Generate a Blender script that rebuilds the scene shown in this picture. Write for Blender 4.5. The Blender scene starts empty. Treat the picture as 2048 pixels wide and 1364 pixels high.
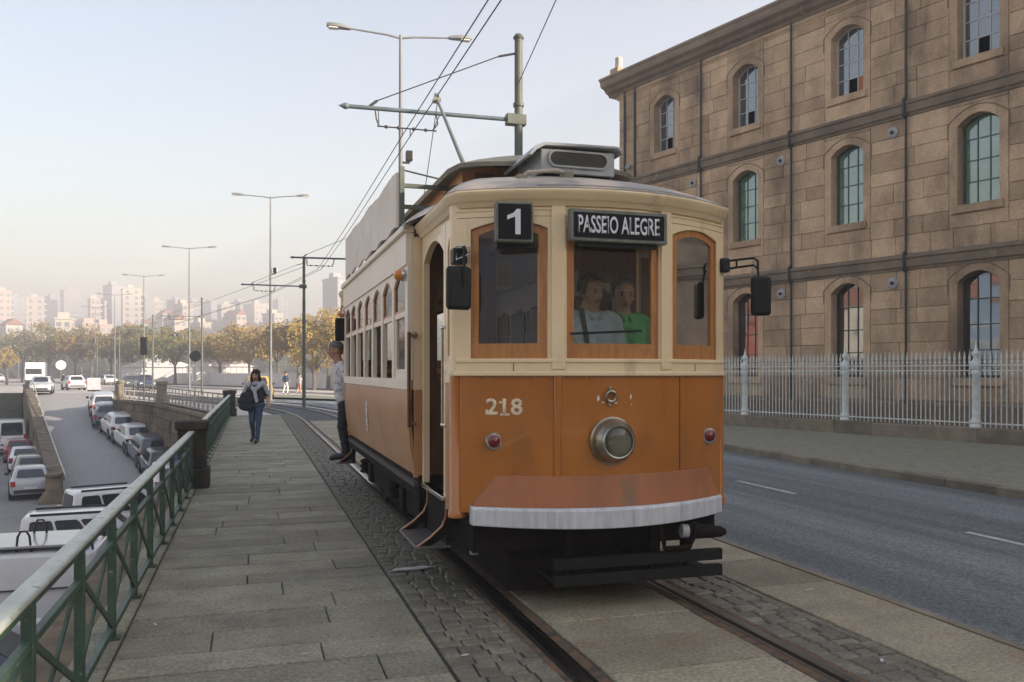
import bpy, bmesh, math, random
import numpy as np
from mathutils import Vector, Matrix, noise
from mathutils.geometry import tessellate_polygon
random.seed(7)
R = math.radians
sc = bpy.context.scene
col = sc.collection
# ------------------------------------------------------------------ camera, sky, sun, exposure
# world axes: +Y runs along the tram line, +X to the right of it, z = 0 is the rail head
TH = R(16.98)
CT, ST = math.cos(TH), math.sin(TH)
cd = bpy.data.cameras.new('camera'); cam = bpy.data.objects.new('camera', cd); col.objects.link(cam)
cam.location = (0, 0, 1.68); cam.rotation_euler = (R(90), 0, -TH)
cd.sensor_width = 36; cd.lens = 1700/2048*36; cd.shift_y = 63/2048
cd.clip_start = .05; cd.clip_end = 6000
sc.camera = cam
SUN_EL = R(17)
# direction towards the sun in the camera's ground axes (right, ahead)
_sx, _sy = 1.0, -0.42
SUNV = Vector((_sx*CT + _sy*ST, _sy*CT - _sx*ST, 0)).normalized()
SUN_AZ = math.atan2(SUNV.x, SUNV.y)          # clockwise from +Y
w = bpy.data.worlds.new('World'); sc.world = w; w.use_nodes = True
nt = w.node_tree; bg = nt.nodes['Background']
sky = nt.nodes.new('ShaderNodeTexSky'); sky.sky_type = 'NISHITA'; sky.sun_disc = False
sky.sun_elevation = SUN_EL; sky.sun_rotation = SUN_AZ
sky.altitude = 0; sky.air_density = 1.4; sky.dust_density = 1.0; sky.ozone_density = 1.8
mixn = nt.nodes.new('ShaderNodeMix'); mixn.data_type = 'RGBA'
mixn.inputs[0].default_value = .10
mixn.inputs[7].default_value = (5.8, 4.2, 4.5, 1)      # even pale autumn haze over the whole sky
nt.links.new(sky.outputs[0], mixn.inputs[6]); nt.links.new(mixn.outputs[2], bg.inputs[0])
bg.inputs[1].default_value = .069
sd = bpy.data.lights.new('sun', 'SUN'); so = bpy.data.objects.new('sun', sd); col.objects.link(so)
sd.energy = 5.0; sd.angle = R(.6); sd.color = (1, .87, .72)
sv = Vector((SUNV.x*math.cos(SUN_EL), SUNV.y*math.cos(SUN_EL), math.sin(SUN_EL)))
so.rotation_euler = sv.to_track_quat('Z', 'Y').to_euler()
so.location = sv*100
vs = sc.view_settings
vs.view_transform = 'Standard'; vs.look = 'None'; vs.gamma = 1; vs.exposure = 1.88
sc.cycles.max_bounces = 8; sc.cycles.transparent_max_bounces = 24; sc.cycles.volume_bounces = 0
sc.cycles.use_denoising = True
# ------------------------------------------------------------------ helpers
def P(e, n, z=0):
    """camera ground axes (e right, n ahead), turned against the tram line -> world"""
    return Vector((e*CT + n*ST, n*CT - e*ST, z))  # takes camera-space positions, mostly worked out from image pixels

class MB:
    def __init__(s): s.v, s.f, s.m = [], [], []
    def add(s, vs, fs, mi=0):
        b = len(s.v); s.v += [tuple(p) for p in vs]
        s.f += [tuple(b+i for i in f) for f in fs]; s.m += [mi]*len(fs); return s
    def bx(s, x0, x1, y0, y1, z0, z1, mi=0):
        return s.add([(x0,y0,z0),(x1,y0,z0),(x1,y1,z0),(x0,y1,z0),(x0,y0,z1),(x1,y0,z1),(x1,y1,z1),(x0,y1,z1)],
              [(0,3,2,1),(4,5,6,7),(0,1,5,4),(1,2,6,5),(2,3,7,6),(3,0,4,7)], mi)
    def bar(s, a, b, wx, wz, mi=0, up=(0,0,1)):
        a, b = Vector(a), Vector(b); d = (b-a).normalized(); up = Vector(up)
        if abs(d.dot(up)) > .98: up = Vector((0,1,0))
        sx = d.cross(up).normalized()*wx/2; sz = sx.cross(d).normalized()*wz/2
        vs = [p+i*sx+j*sz for p in (a,b) for i,j in ((-1,-1),(1,-1),(1,1),(-1,1))]
        return s.add(vs, [(0,1,2,3),(7,6,5,4),(0,4,5,1),(1,5,6,2),(2,6,7,3),(3,7,4,0)], mi)
    def tube(s, pts, r, n=8, mi=0, closed=False):
        pts = [Vector(p) for p in pts]; k = len(pts)
        rs = r if isinstance(r, (list,tuple)) else [r]*k
        vs, fs = [], []; ref = None
        for i,p in enumerate(pts):
            if closed: d = pts[(i+1)%k]-pts[i-1]
            else: d = pts[min(i+1,k-1)]-pts[max(i-1,0)]
            d.normalize()
            if ref is None:
                ref = Vector((0,0,1)) if abs(d.z) < .9 else Vector((1,0,0))
            a = d.cross(ref).normalized(); b = a.cross(d).normalized(); ref = b
            for j in range(n):
                t = 2*math.pi*j/n; vs.append(p + (a*math.cos(t)+b*math.sin(t))*rs[i])
        for i in range(k if closed else k-1):
            i2 = (i+1)%k
            for j in range(n): fs.append((i*n+j, i*n+(j+1)%n, i2*n+(j+1)%n, i2*n+j))
        if not closed: fs += [tuple(range(n))[::-1], tuple((k-1)*n+j for j in range(n))]
        return s.add(vs, fs, mi)
    def lathe(s, prof, c=(0,0,0), axis=(0,0,1), n=16, mi=0):
        ax = Vector(axis).normalized(); c = Vector(c)
        a = ax.orthogonal().normalized(); b = ax.cross(a); vs, fs = [], []
        for r,h in prof:
            for j in range(n):
                t = 2*math.pi*j/n; vs.append(c + ax*h + (a*math.cos(t)+b*math.sin(t))*max(r,1e-5))
        for i in range(len(prof)-1):
            for j in range(n): fs.append((i*n+j, i*n+(j+1)%n, (i+1)*n+(j+1)%n, (i+1)*n+j))
        if prof[0][0] > 1e-4: fs.append(tuple(range(n))[::-1])
        if prof[-1][0] > 1e-4: fs.append(tuple((len(prof)-1)*n+j for j in range(n)))
        return s.add(vs, fs, mi)
    def ball(s, c, r, n=10, mi=0):
        rx, ry, rz = r if isinstance(r, (tuple,list)) else (r,r,r); vs, fs = [], []; m = max(5, n*2//3)
        for i in range(m+1):
            a = math.pi*i/m
            for j in range(n):
                t = 2*math.pi*j/n
                vs.append((c[0]+rx*math.sin(a)*math.cos(t), c[1]+ry*math.sin(a)*math.sin(t), c[2]+rz*math.cos(a)))
        for i in range(m):
            for j in range(n): fs.append((i*n+j, (i+1)*n+j, (i+1)*n+(j+1)%n, i*n+(j+1)%n))
        return s.add(vs, fs, mi)
    def loft(s, rings, closed=True, caps=True, mi=0):
        n = len(rings[0]); vs = [p for r in rings for p in r]; fs = []
        for i in range(len(rings)-1):
            for j in range(n if closed else n-1):
                fs.append((i*n+j, i*n+(j+1)%n, (i+1)*n+(j+1)%n, (i+1)*n+j))
        if caps and closed: fs += [tuple(range(n))[::-1], tuple((len(rings)-1)*n+j for j in range(n))]
        return s.add(vs, fs, mi)
    def slab(s, poly, z0, z1, mi=0, fn=None):
        """extrude an outline (x, y) from z0 to z1; fn maps (x, y, z) to a point"""
        fn = fn or (lambda x,y,z: (x,y,z)); n = len(poly)
        tri = tessellate_polygon([[Vector((x,y,0)) for x,y in poly]])
        vs = [fn(x,y,z0) for x,y in poly]+[fn(x,y,z1) for x,y in poly]
        fs = [t for t in tri]+[tuple(i+n for i in t[::-1]) for t in tri]
        fs += [(i,(i+1)%n,(i+1)%n+n,i+n) for i in range(n)]
        return s.add(vs, fs, mi)
    def frame(s, opening, outer, fn, d0, d1, mi=0):
        """ring between matched outlines, extruded between depths d0 and d1; fn(s, z, d) -> point"""
        n = len(opening); vs = []
        for d in (d0, d1):
            vs += [fn(a,b,d) for a,b in opening]+[fn(a,b,d) for a,b in outer]
        fs = []
        for i in range(n):
            j = (i+1)%n
            fs += [(i,j,n+j,n+i), (2*n+i,3*n+i,3*n+j,2*n+j), (i,2*n+i,2*n+j,j), (n+i,n+j,3*n+j,3*n+i)]
        return s.add(vs, fs, mi)
    def build(s, name, mat, parent=None, loc=None, rz=0, bevel=0, seg=2, sharp=38, norm=True):
        me = bpy.data.meshes.new(name); me.from_pydata(s.v, [], s.f)
        mats = mat if isinstance(mat, (list,tuple)) else [mat]
        for m in mats: me.materials.append(m)
        if len(mats) > 1: me.polygons.foreach_set('material_index', s.m)
        if norm:
            bm = bmesh.new(); bm.from_mesh(me); bmesh.ops.recalc_face_normals(bm, faces=bm.faces); bm.to_mesh(me); bm.free()
        if sharp:
            me.polygons.foreach_set('use_smooth', [True]*len(me.polygons)); me.set_sharp_from_angle(angle=R(sharp))
        return link(name, me, parent, loc, rz, bevel, seg)

def link(name, me, parent=None, loc=None, rz=0, bevel=0, seg=2):
    o = bpy.data.objects.new(name, me); col.objects.link(o)
    if parent: o.parent = parent
    if loc is not None: o.location = loc
    if rz: o.rotation_euler.z = rz
    if bevel:
        b = o.modifiers.new('bevel', 'BEVEL'); b.width = bevel; b.segments = seg; b.limit_method = 'ANGLE'; b.angle_limit = R(40)
    return o
def tag(o, label=None, cat=None, group=None, kind=None):
    if label: o['label'] = label
    if cat: o['category'] = cat
    if group: o['group'] = group
    if kind: o['kind'] = kind
    return o
def thing(name, label, cat, loc=(0,0,0), rz=0, group=None):
    o = bpy.data.objects.new(name, None); col.objects.link(o); o.empty_display_size = .2
    o.location = loc; o.rotation_euler = (0,0,rz); return tag(o, label, cat, group)
def copy_tree(o, parent=None):
    c = o.copy(); col.objects.link(c)
    if parent: c.parent = parent
    for ch in list(o.children): copy_tree(ch, c)
    return c
def chamfer_mesh(name, x0, x1, y0, y1, z0, z1, c, mat):
    """block whose top edges are chamfered: 12-odd triangles"""
    me = bpy.data.meshes.new(name)
    v = [(x0,y0,z0),(x1,y0,z0),(x1,y1,z0),(x0,y1,z0),(x0,y0,z1-c),(x1,y0,z1-c),(x1,y1,z1-c),(x0,y1,z1-c),
         (x0+c,y0+c,z1),(x1-c,y0+c,z1),(x1-c,y1-c,z1),(x0+c,y1-c,z1)]
    f = [(0,1,5,4),(1,2,6,5),(2,3,7,6),(3,0,4,7),(4,5,9,8),(5,6,10,9),(6,7,11,10),(7,4,8,11),(8,9,10,11)]
    me.from_pydata(v, [], f); me.materials.append(mat); return me
def arch(x0, x1, z0, zs, rise, n=8):
    """outline of an opening with a segmental arch, plus the matching outer rectangle"""
    op = [(x0,z0),(x1,z0),(x1,zs)]
    c, h = (x0+x1)/2, (x1-x0)/2
    for i in range(1, n):
        a = math.pi*i/n; x = c+h*math.cos(a); op.append((x, zs+rise*(1-((x-c)/h)**2)))
    op.append((x0, zs)); return op
def arch_outer(op, X0, X1, Z0, Z1):
    """rectangle points matched to an arch() outline"""
    out = [(X0,Z0),(X1,Z0),(X1,Z1)]
    for x,z in op[3:-1]: out.append((X0+(X1-X0)*(x-op[0][0])/(op[1][0]-op[0][0]), Z1))
    out.append((X0,Z1)); return out

# ------------------------------------------------------------------ materials
def M(name, c, rough=.6, c2=None, scale=4, metal=0, bump=0, bscale=40, stretch=(1,1,1), lo=.35, hi=.65,
      c3=None, s3=1.2, lo3=.55, hi3=.75, vary=0, spec=.5, coat=0, cior=1.5, detail=5, emit=None, rough2=None, st3=(1,1,1), speck=0, sks=60):
    m = bpy.data.materials.new(name); m.use_nodes = True; t = m.node_tree; n = t.nodes; L = t.links
    b = n['Principled BSDF']
    b.inputs['Roughness'].default_value = rough; b.inputs['Metallic'].default_value = metal
    b.inputs['Specular IOR Level'].default_value = spec; b.inputs['Coat Weight'].default_value = coat; b.inputs['Coat IOR'].default_value = cior; b.inputs['Coat Roughness'].default_value = .04
    b.inputs['Base Color'].default_value = (*c, 1)
    geo = n.new('ShaderNodeNewGeometry'); cur = None
    def nz(sc_, st=(1,1,1), det=5):
        mp = n.new('ShaderNodeVectorMath'); mp.operation = 'MULTIPLY'; mp.inputs[1].default_value = st
        L.new(geo.outputs['Position'], mp.inputs[0]); k = n.new('ShaderNodeTexNoise')
        k.inputs['Scale'].default_value = sc_; k.inputs['Detail'].default_value = det; k.inputs['Roughness'].default_value = .62
        L.new(mp.outputs[0], k.inputs['Vector']); return k.outputs['Fac']
    def ramp(src, a, bb):
        k = n.new('ShaderNodeMapRange'); k.inputs[1].default_value = a; k.inputs[2].default_value = bb
        k.clamp = True; L.new(src, k.inputs[0]); return k.outputs[0]
    def mix(f, a, bcol):
        k = n.new('ShaderNodeMix'); k.data_type = 'RGBA'; L.new(f, k.inputs[0])
        if isinstance(a, tuple): k.inputs[6].default_value = (*a,1)
        else: L.new(a, k.inputs[6])
        k.inputs[7].default_value = (*bcol,1); return k.outputs[2]
    if c2:
        fac = ramp(nz(scale, stretch, detail), lo, hi); cur = mix(fac, c, c2)
        if rough2 is not None:
            rr = n.new('ShaderNodeMapRange'); rr.inputs[3].default_value = rough; rr.inputs[4].default_value = rough2
            L.new(fac, rr.inputs[0]); L.new(rr.outputs[0], b.inputs['Roughness'])
    if c3: cur = mix(ramp(nz(s3, st3, 6), lo3, hi3), cur or c, c3)
    if speck:
        k = n.new('ShaderNodeVectorMath'); k.operation = 'SCALE'; mr = n.new('ShaderNodeMapRange'); mr.inputs[1].default_value = .32; mr.inputs[2].default_value = .68
        mr.inputs[3].default_value = 1-speck; mr.inputs[4].default_value = 1+speck; L.new(nz(sks, (1,1,1), 2), mr.inputs[0])
        if cur: L.new(cur, k.inputs[0])
        else: k.inputs[0].default_value = c
        L.new(mr.outputs[0], k.inputs['Scale']); cur = k.outputs[0]
    if vary:
        oi = n.new('ShaderNodeObjectInfo'); mr = n.new('ShaderNodeMapRange'); mr.inputs[3].default_value = 1-vary; mr.inputs[4].default_value = 1+vary
        L.new(oi.outputs['Random'], mr.inputs[0])
        k = n.new('ShaderNodeVectorMath'); k.operation = 'SCALE'
        if cur: L.new(cur, k.inputs[0])
        else: k.inputs[0].default_value = c
        L.new(mr.outputs[0], k.inputs['Scale']); cur = k.outputs[0]
    if cur: L.new(cur, b.inputs['Base Color'])
    if bump:
        bp = n.new('ShaderNodeBump'); bp.inputs['Strength'].default_value = min(1, bump); bp.inputs['Distance'].default_value = .02
        L.new(nz(bscale, (1,1,1), 6), bp.inputs['Height']); L.new(bp.outputs[0], b.inputs['Normal'])
    if emit: b.inputs['Emission Color'].default_value = (*emit[:3],1); b.inputs['Emission Strength'].default_value = emit[3]
    return m
def glass(name, tint=(.8,.86,.84), ior=1.5, rough=.01, dirt=.08, dirtc=(.25,.24,.2)):
    m = bpy.data.materials.new(name); m.use_nodes = True; t = m.node_tree; n = t.nodes; L = t.links
    n.remove(n['Principled BSDF']); out = n['Material Output']
    tr = n.new('ShaderNodeBsdfTransparent'); tr.inputs[0].default_value = (*tint,1)
    gl = n.new('ShaderNodeBsdfGlossy'); gl.inputs['Roughness'].default_value = rough
    fr = n.new('ShaderNodeFresnel'); fr.inputs[0].default_value = ior
    mx = n.new('ShaderNodeMixShader'); L.new(fr.outputs[0], mx.inputs[0]); L.new(tr.outputs[0], mx.inputs[1]); L.new(gl.outputs[0], mx.inputs[2])
    df = n.new('ShaderNodeBsdfDiffuse'); df.inputs[0].default_value = (*dirtc,1)
    nz = n.new('ShaderNodeTexNoise'); nz.inputs['Scale'].default_value = 5; nz.inputs['Detail'].default_value = 6
    geo = n.new('ShaderNodeNewGeometry'); L.new(geo.outputs['Position'], nz.inputs['Vector'])
    mr = n.new('ShaderNodeMapRange'); mr.inputs[1].default_value = .35; mr.inputs[2].default_value = .8; mr.inputs[4].default_value = dirt
    L.new(nz.outputs['Fac'], mr.inputs[0])
    m2 = n.new('ShaderNodeMixShader'); L.new(mr.outputs[0], m2.inputs[0]); L.new(mx.outputs[0], m2.inputs[1]); L.new(df.outputs[0], m2.inputs[2])
    L.new(m2.outputs[0], out.inputs[0]); return m

m_asphalt = M('asphalt', (.13,.145,.145), .7, (.22,.24,.24), .9, lo=.42, hi=.6, bump=.5, bscale=130, stretch=(1.5,.05,1), spec=.4, speck=.5, sks=45)
m_paving = M('pale_paving', (.54,.49,.44), .8, (.42,.385,.345), .35, bump=.2, bscale=30)
m_slab = M('granite_slab', (.31,.295,.215), .72, (.215,.205,.15), 2.6, bump=.7, bscale=70, speck=.32, sks=42, vary=.22, spec=.35)
m_slabw = M('worn_granite_slab', (.37,.33,.23), .72, (.26,.23,.16), 1.6, speck=.3, sks=40, bump=.7, bscale=60, c3=(.33,.21,.12), s3=2.6, lo3=.58, hi3=.75, vary=.2, spec=.35)
m_joint = M('dark_joint_earth', (.075,.07,.052), .95, (.05,.046,.036), 6, bump=.3)
m_cobble = M('basalt_cobble', (.19,.175,.125), .62, (.115,.108,.08), 7, bump=.3, bscale=45, vary=.22, speck=.25, sks=50, c3=(.28,.25,.18), s3=14, lo3=.6, hi3=.75)
m_rail = M('polished_rail_steel', (.34,.35,.36), .28, (.16,.15,.14), 9, metal=1, stretch=(1,.1,1))
m_groove = M('rusty_rail_groove', (.05,.042,.035), .7, (.12,.06,.03), 8, bump=.3)
m_rust = M('rust_stained_bed', (.10,.075,.05), .85, (.17,.095,.045), 6, bump=.4, c3=(.05,.045,.04), s3=9, lo3=.5, hi3=.6)
m_kerb = M('granite_kerb', (.27,.225,.155), .75, (.17,.145,.10), 2.5, bump=.35, bscale=60, vary=.18)
m_calc = M('small_sett_pavement', (.30,.29,.21), .8, (.19,.185,.14), 9, bump=.9, bscale=26, stretch=(1,.35,1), speck=.3, sks=30, c3=(.26,.245,.18), s3=.7, lo3=.5, hi3=.8)
m_white = M('road_paint', (.62,.62,.60), .7, (.35,.35,.34), 14)
m_earth = M('lot_asphalt', (.20,.20,.19), .85, (.27,.265,.24), .5, bump=.3, bscale=60, c3=(.25,.24,.22), s3=.12)
m_ramp = M('ramp_setts', (.40,.38,.365), .85, (.29,.285,.28), 5, bump=.4, bscale=22)
m_oldstone = M('mossy_old_stone', (.22,.165,.10), .9, (.09,.075,.05), 1.6, bump=.6, bscale=12, c3=(.05,.048,.035), s3=.8, lo3=.5, hi3=.7, vary=.25)
m_stone = M('brown_ashlar', (.60,.43,.275), .85, (.46,.325,.205), 1.3, speck=.15, sks=22, bump=.35, bscale=50, c3=(.23,.165,.11), s3=.8, lo3=.45, hi3=.68, st3=(1,1,.45), vary=.2, spec=.3)
m_stoned = M('sooty_stone', (.27,.21,.145), .9, (.16,.125,.09), 1.5, bump=.45, bscale=40, c3=(.40,.29,.19), s3=3, lo3=.58, hi3=.75)
m_pillar = M('lichen_pillar_stone', (.075,.062,.043), .95, (.035,.03,.022), 7, bump=.7, bscale=30)
m_green = M('green_railing_paint', (.05,.10,.068), .5, (.032,.064,.045), 9, bump=.15, bscale=60, c3=(.20,.27,.21), s3=22, lo3=.62, hi3=.7)
m_railtop = M('worn_rail_top', (.50,.52,.47), .40, (.36,.40,.33), 12, stretch=(1,.3,1), bump=.12, c3=(.10,.17,.10), s3=16, lo3=.6, hi3=.68)
m_fence = M('pale_blue_ironwork', (.72,.75,.70), .5, (.56,.60,.57), 8, bump=.1)
m_pole = M('galvanised_steel', (.20,.205,.20), .6, (.14,.145,.145), 3, metal=.1, stretch=(1,1,.2))
m_dpole = M('dark_green_pole_paint', (.10,.115,.085), .6, (.065,.075,.055), 4, bump=.1)
m_black = M('black_plastic', (.013,.015,.014), .5, spec=.25)
m_wire = M('oxidised_wire', (.03,.03,.032), .5)
m_lampglass = M('lamp_lens', (.62,.62,.55), .25)
# ------------------------------------------------------------------ the ground
def sheet(name, poly, z, mat, kind='structure'):
    pts = [Vector(p).to_3d() if len(p) == 2 else Vector(p) for p in poly]
    b = MB(); b.add([(p.x,p.y,z) for p in pts], tessellate_polygon([[Vector((p.x,p.y,0)) for p in pts]]))
    o = b.build(name, mat, sharp=0, norm=False)
    if o.data.polygons[0].normal.z < 0: o.data.flip_normals()
    return tag(o, kind=kind)
LOT = -4.1
W0 = Vector((-.98, 34.9, 0)); W1 = P(-19.6, 47.6); W2 = P(-25.4, 55); W3 = P(-32.5, 69)      # retaining wall beside the ramp
A0 = P(-20.6, 38.5); A1 = P(-40.5, 71)                                                       # wall on the ramp's other side
upper = [(-.98,-60), W0, W1, W2, W3, A1, P(-52,72), P(-90,78), P(-400,120), P(-900,300), P(-700,850), P(500,1050), P(1050,500), P(700,-180), P(60,-300), (-.98,-200)]
upper = [p if isinstance(p, Vector) else Vector((p[0],p[1],0)) for p in upper]
sheet('street_ground', upper, -.06, m_paving)
sheet('lower_ground', [(-1250,-440), (1250,-440), (1250,1250), (-1250,1250)], LOT-.5, M('far_land', (.16,.15,.12), .9, (.10,.11,.08), .02))
sheet('parking_lot', [P(0,-60), P(-8,30), P(-13,37.6), W1, W2, W3, A1, P(-52,72), P(-90,78), P(-160,88), P(-160,-60)], LOT, m_earth)
# ramp climbing from the lot to the street
rb = MB()
ra, rbp = [], []
NR = 14
def lerp(a, b, t): return a+(b-a)*t
def along(poly, t):
    L = [(poly[i+1]-poly[i]).length for i in range(len(poly)-1)]; d = t*sum(L)
    for i, l in enumerate(L):
        if d <= l or i == len(L)-1: return lerp(poly[i], poly[i+1], d/l)
        d -= l
WALLBASE = [P(-14.0,38.5), W1, W2, W3]
for i in range(NR+1):
    t = i/NR; z = LOT + .012 + (0-LOT-.03)*(3*t*t-2*t*t*t)*.25 + (0-LOT-.03)*t*.75
    ra.append(Vector((*lerp(A0, A1, t).xy, z))); q = along(WALLBASE, t); rbp.append(Vector((q.x, q.y, z)))
rb.add(ra+rbp, [(i, NR+1+i, NR+2+i, i+1) for i in range(NR)])
tag(rb.build('ramp', m_ramp, norm=False), kind='structure')
def ramp_at(t, s):
    """point on the ramp, t up the ramp, s from its free edge (0) to the tall wall (1)"""
    k = t*NR; i = min(int(k), NR-1); f = k-i
    return lerp(lerp(ra[i], ra[i+1], f), lerp(rbp[i], rbp[i+1], f), s)
# carriageway
sheet('road', [(4.52,-30), (9.83,-30), (9.83,30), (8.6,46), (3.2,62), (-1.5,58), (2.4,48), (4.52,34)], -.012, m_asphalt)
for v0 in (1.24, 5.7, 10.16, 14.62, 19.08, 23.54, 28.0):
    o = sheet('lane_dash', [(7.19,v0), (7.28,v0), (7.28,v0+1.5), (7.19,v0+1.5)], -.008, m_white)
# strip of the bed under setts and slabs, then the sidewalk bed
sheet('track_bed', [(1.08,-12), (4.52,-12), (4.52,36), (1.08,36)], -.03, m_joint)
sheet('sidewalk', [(-.98,-12), (1.08,-12), (1.08,35.5), (-.98,35.2)], -.025, m_joint)
EDGE = MB().bx(4.46,4.53,-12,36,-.06,.006).build('gutter_strip', m_kerb); tag(EDGE, kind='structure')
# granite slabs of the sidewalk: one object each
side = bpy.data.objects['sidewalk']; bed = bpy.data.objects['track_bed']
rng = random.Random(3)
v = .4
while v < 35:
    d = rng.choice((.34,.38,.42,.40)); cuts = [-.78]
    u = -.78+rng.uniform(.4,1.5)
    while u < .75: cuts.append(u); u += rng.uniform(1.0,1.8)
    cuts.append(1.065)
    for a, b in zip(cuts, cuts[1:]):
        h = rng.uniform(-.004,.003)
        link('paving_slab', chamfer_mesh('paving_slab', a+.004, b-.004, v+.008, v+d-.008, -.06, h, .006, m_slab), side)
    v += d
v = .3
while v < 35:
    d = rng.uniform(.5,.9)
    link('edge_stone', chamfer_mesh('edge_stone', -1.0, -.786, v, v+d-.006, -.06, .012+rng.uniform(-.004,.004), .008, m_slab), side); v += d
# slabs between and beside the rails
v = 2.0
while v < 30:
    d = rng.uniform(.42,.6)
    link('track_slab', chamfer_mesh('track_slab', 1.90, 2.955, v, v+d-.007, -.06, rng.uniform(-.004,.002), .006, m_slabw), bed)
    v += d
v = 1.0
while v < 30:
    d = rng.uniform(.7,1.15)
    link('border_slab', chamfer_mesh('border_slab', 3.735, 4.455, v, v+d-.006, -.06, rng.uniform(-.004,.002), .006, m_slabw), bed)
    v += d
# setts in the two strips: single objects where they show large, one joined part beyond
def setts(x0, x1, near, far, rows):
    mb = MB(); v = near
    while v < far:
        d = rng.uniform(.095,.14); u = x0+rng.uniform(-.03,.0)
        while u < x1-.03:
            wd = min(rng.uniform(.11,.19), x1-u)
            if x1-(u+wd) < .05: wd = x1-u
            h = rng.uniform(-.008,.003); sk = rng.uniform(-.008,.008)
            a0, a1, b0, b1 = max(u,x0)+.006, u+wd-.006, v+.006, v+d-.006
            if v < rows: link('sett', chamfer_mesh('sett', a0, a1, b0+sk, b1+sk, -.05, h, .011, m_cobble), bed)
            else:
                c = .014
                mb.add([(a0,b0,-.03),(a1,b0,-.03),(a1,b1,-.03),(a0,b1,-.03),(a0+c,b0+c,h),(a1-c,b0+c,h),(a1-c,b1-c,h),(a0+c,b1-c,h)],
                       [(0,1,5,4),(1,2,6,5),(2,3,7,6),(3,0,4,7),(4,5,6,7)])
            u += wd
        v += d
    tag(mb.build('sett_mass', m_cobble, bed, sharp=0, norm=False), kind='stuff')
setts(1.085, 1.64, 2.3, 36, 6.9)
setts(3.205, 3.725, 3.6, 33, 8.6)
# curved part of the tram line
def track(v, off=0):
    if v <= 31: return Vector((2.42+off, v, 0))
    r = 60; a = min((v-31)/r, .32); e = max(0, v-31-.32*r)      # bends, then runs straight on
    return Vector((2.42-r*(1-math.cos(a))+off*math.cos(a)-e*math.sin(a), 31+r*math.sin(a)+off*math.sin(a)+e*math.cos(a), 0))
vs_ = [-6]+[i*1.0 for i in range(0,32,4)]+[31+i*1.5 for i in range(40)]
def ribbon(mb, offs, zs, vv=vs_):
    n = len(offs); vs = []
    for v in vv:
        for o_, z in zip(offs, zs): p = track(v, o_); vs.append((p.x,p.y,z))
    mb.add(vs, [(i*n+j, i*n+j+1, (i+1)*n+j+1, (i+1)*n+j) for i in range(len(vv)-1) for j in range(n-1)]); return mb
far_bed = ribbon(MB(), (-1.34,1.34), (-.022,-.022), [31+i*1.5 for i in range(40)]).build('curved_track_bed', M('curve_setts', (.07,.075,.08), .75, (.04,.042,.046), 16, bump=.5, bscale=30), norm=False)
tag(far_bed, kind='structure')
for s, lab in ((-1,'worn grooved steel tram rail nearer the green railing'), (1,'worn grooved steel tram rail nearer the carriageway')):
    g = s*.7175
    t = thing('tram_rail', lab, 'rail', (0,0,0), group='tram rails')
    m = -s   # groove lies on the inside
    ribbon(MB(), (g-.02-.02*s-.0, g+.045-.02*s), (.002,.002)).build('rail_head', m_rail, t, norm=False)
    a, b = sorted((g+m*.045, g+m*.085)); ribbon(MB(), (a,b), (-.016,-.016)).build('groove', m_groove, t, norm=False)
    a, b = sorted((g+m*.085, g+m*.10)); ribbon(MB(), (a,b), (.001,.001)).build('rail_lip', m_rail, t, norm=False)
    a, b = sorted((g+m*.10, g+m*.175)); ribbon(MB(), (a,b), (-.006,-.006)).build('rust_stained_fill', m_rust, t, norm=False)
    a, b = sorted((g-m*.030, g-m*.085)); ribbon(MB(), (a,b), (-.007,-.007)).build('rust_stained_edge', m_rust, t, norm=False)
# the other pavement and its kerb stones
F0, FE = P(6.36,25.3), (P(10.87,18.04)-P(6.36,25.3)).normalized()      # foot of the fence plinth and its direction
Fa = F0-FE*26; Fb = F0+FE*48
sheet('far_sidewalk', [(9.95,-32), (9.95,30), (8.75,46), (3.6,61.5), (Fa.x-10,Fa.y+16), (Fa.x,Fa.y), (Fb.x,Fb.y), (Fb.x+10,-32)], .115, m_calc)
fs = bpy.data.objects['far_sidewalk']
v = -6
while v < 30:
    d = rng.uniform(.55,1.1)
    link('kerb_stone', chamfer_mesh('kerb_stone', 9.80+rng.uniform(-.006,.006), 9.955, v, v+d-.008, -.06, .12+rng.uniform(-.006,.006), .018, m_kerb), fs); v += d
# litter and worn paint on the paving
for i,(x,y,l,a) in enumerate(((1.30,7.2,.19,.1),(2.62,3.35,.05,.6),(2.72,3.9,.045,1.2),(1.2,4.9,.03,.3),(3.5,4.1,.035,.9),(.3,5.2,.03,.2),(-.62,6.1,.03,1.9),(4.1,5.6,.05,.2),(2.1,3.0,.03,.4))):
    lab = ['thin pale stick lying on the setts beside the tram step','white paper scrap on the slabs between the rails, nearest the tram','white paper scrap on the slabs between the rails, second one',
        'tiny white scrap on the setts left of the rail','white scrap on the setts right of the track','tiny pale scrap on the sidewalk slabs','tiny pale scrap beside the foot of the green railing','pale scrap at the edge of the carriageway','tiny white scrap next to the left rail'][i]
    b = MB(); b.slab([(-l,-l*.16),(l*.3,-l*.3),(l,-.1*l),(l*.6,l*.25),(-l*.7,l*.2)], .004, .009)
    tag(b.build('litter', m_white, loc=(x,y,0), rz=a), lab, 'litter')
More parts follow.
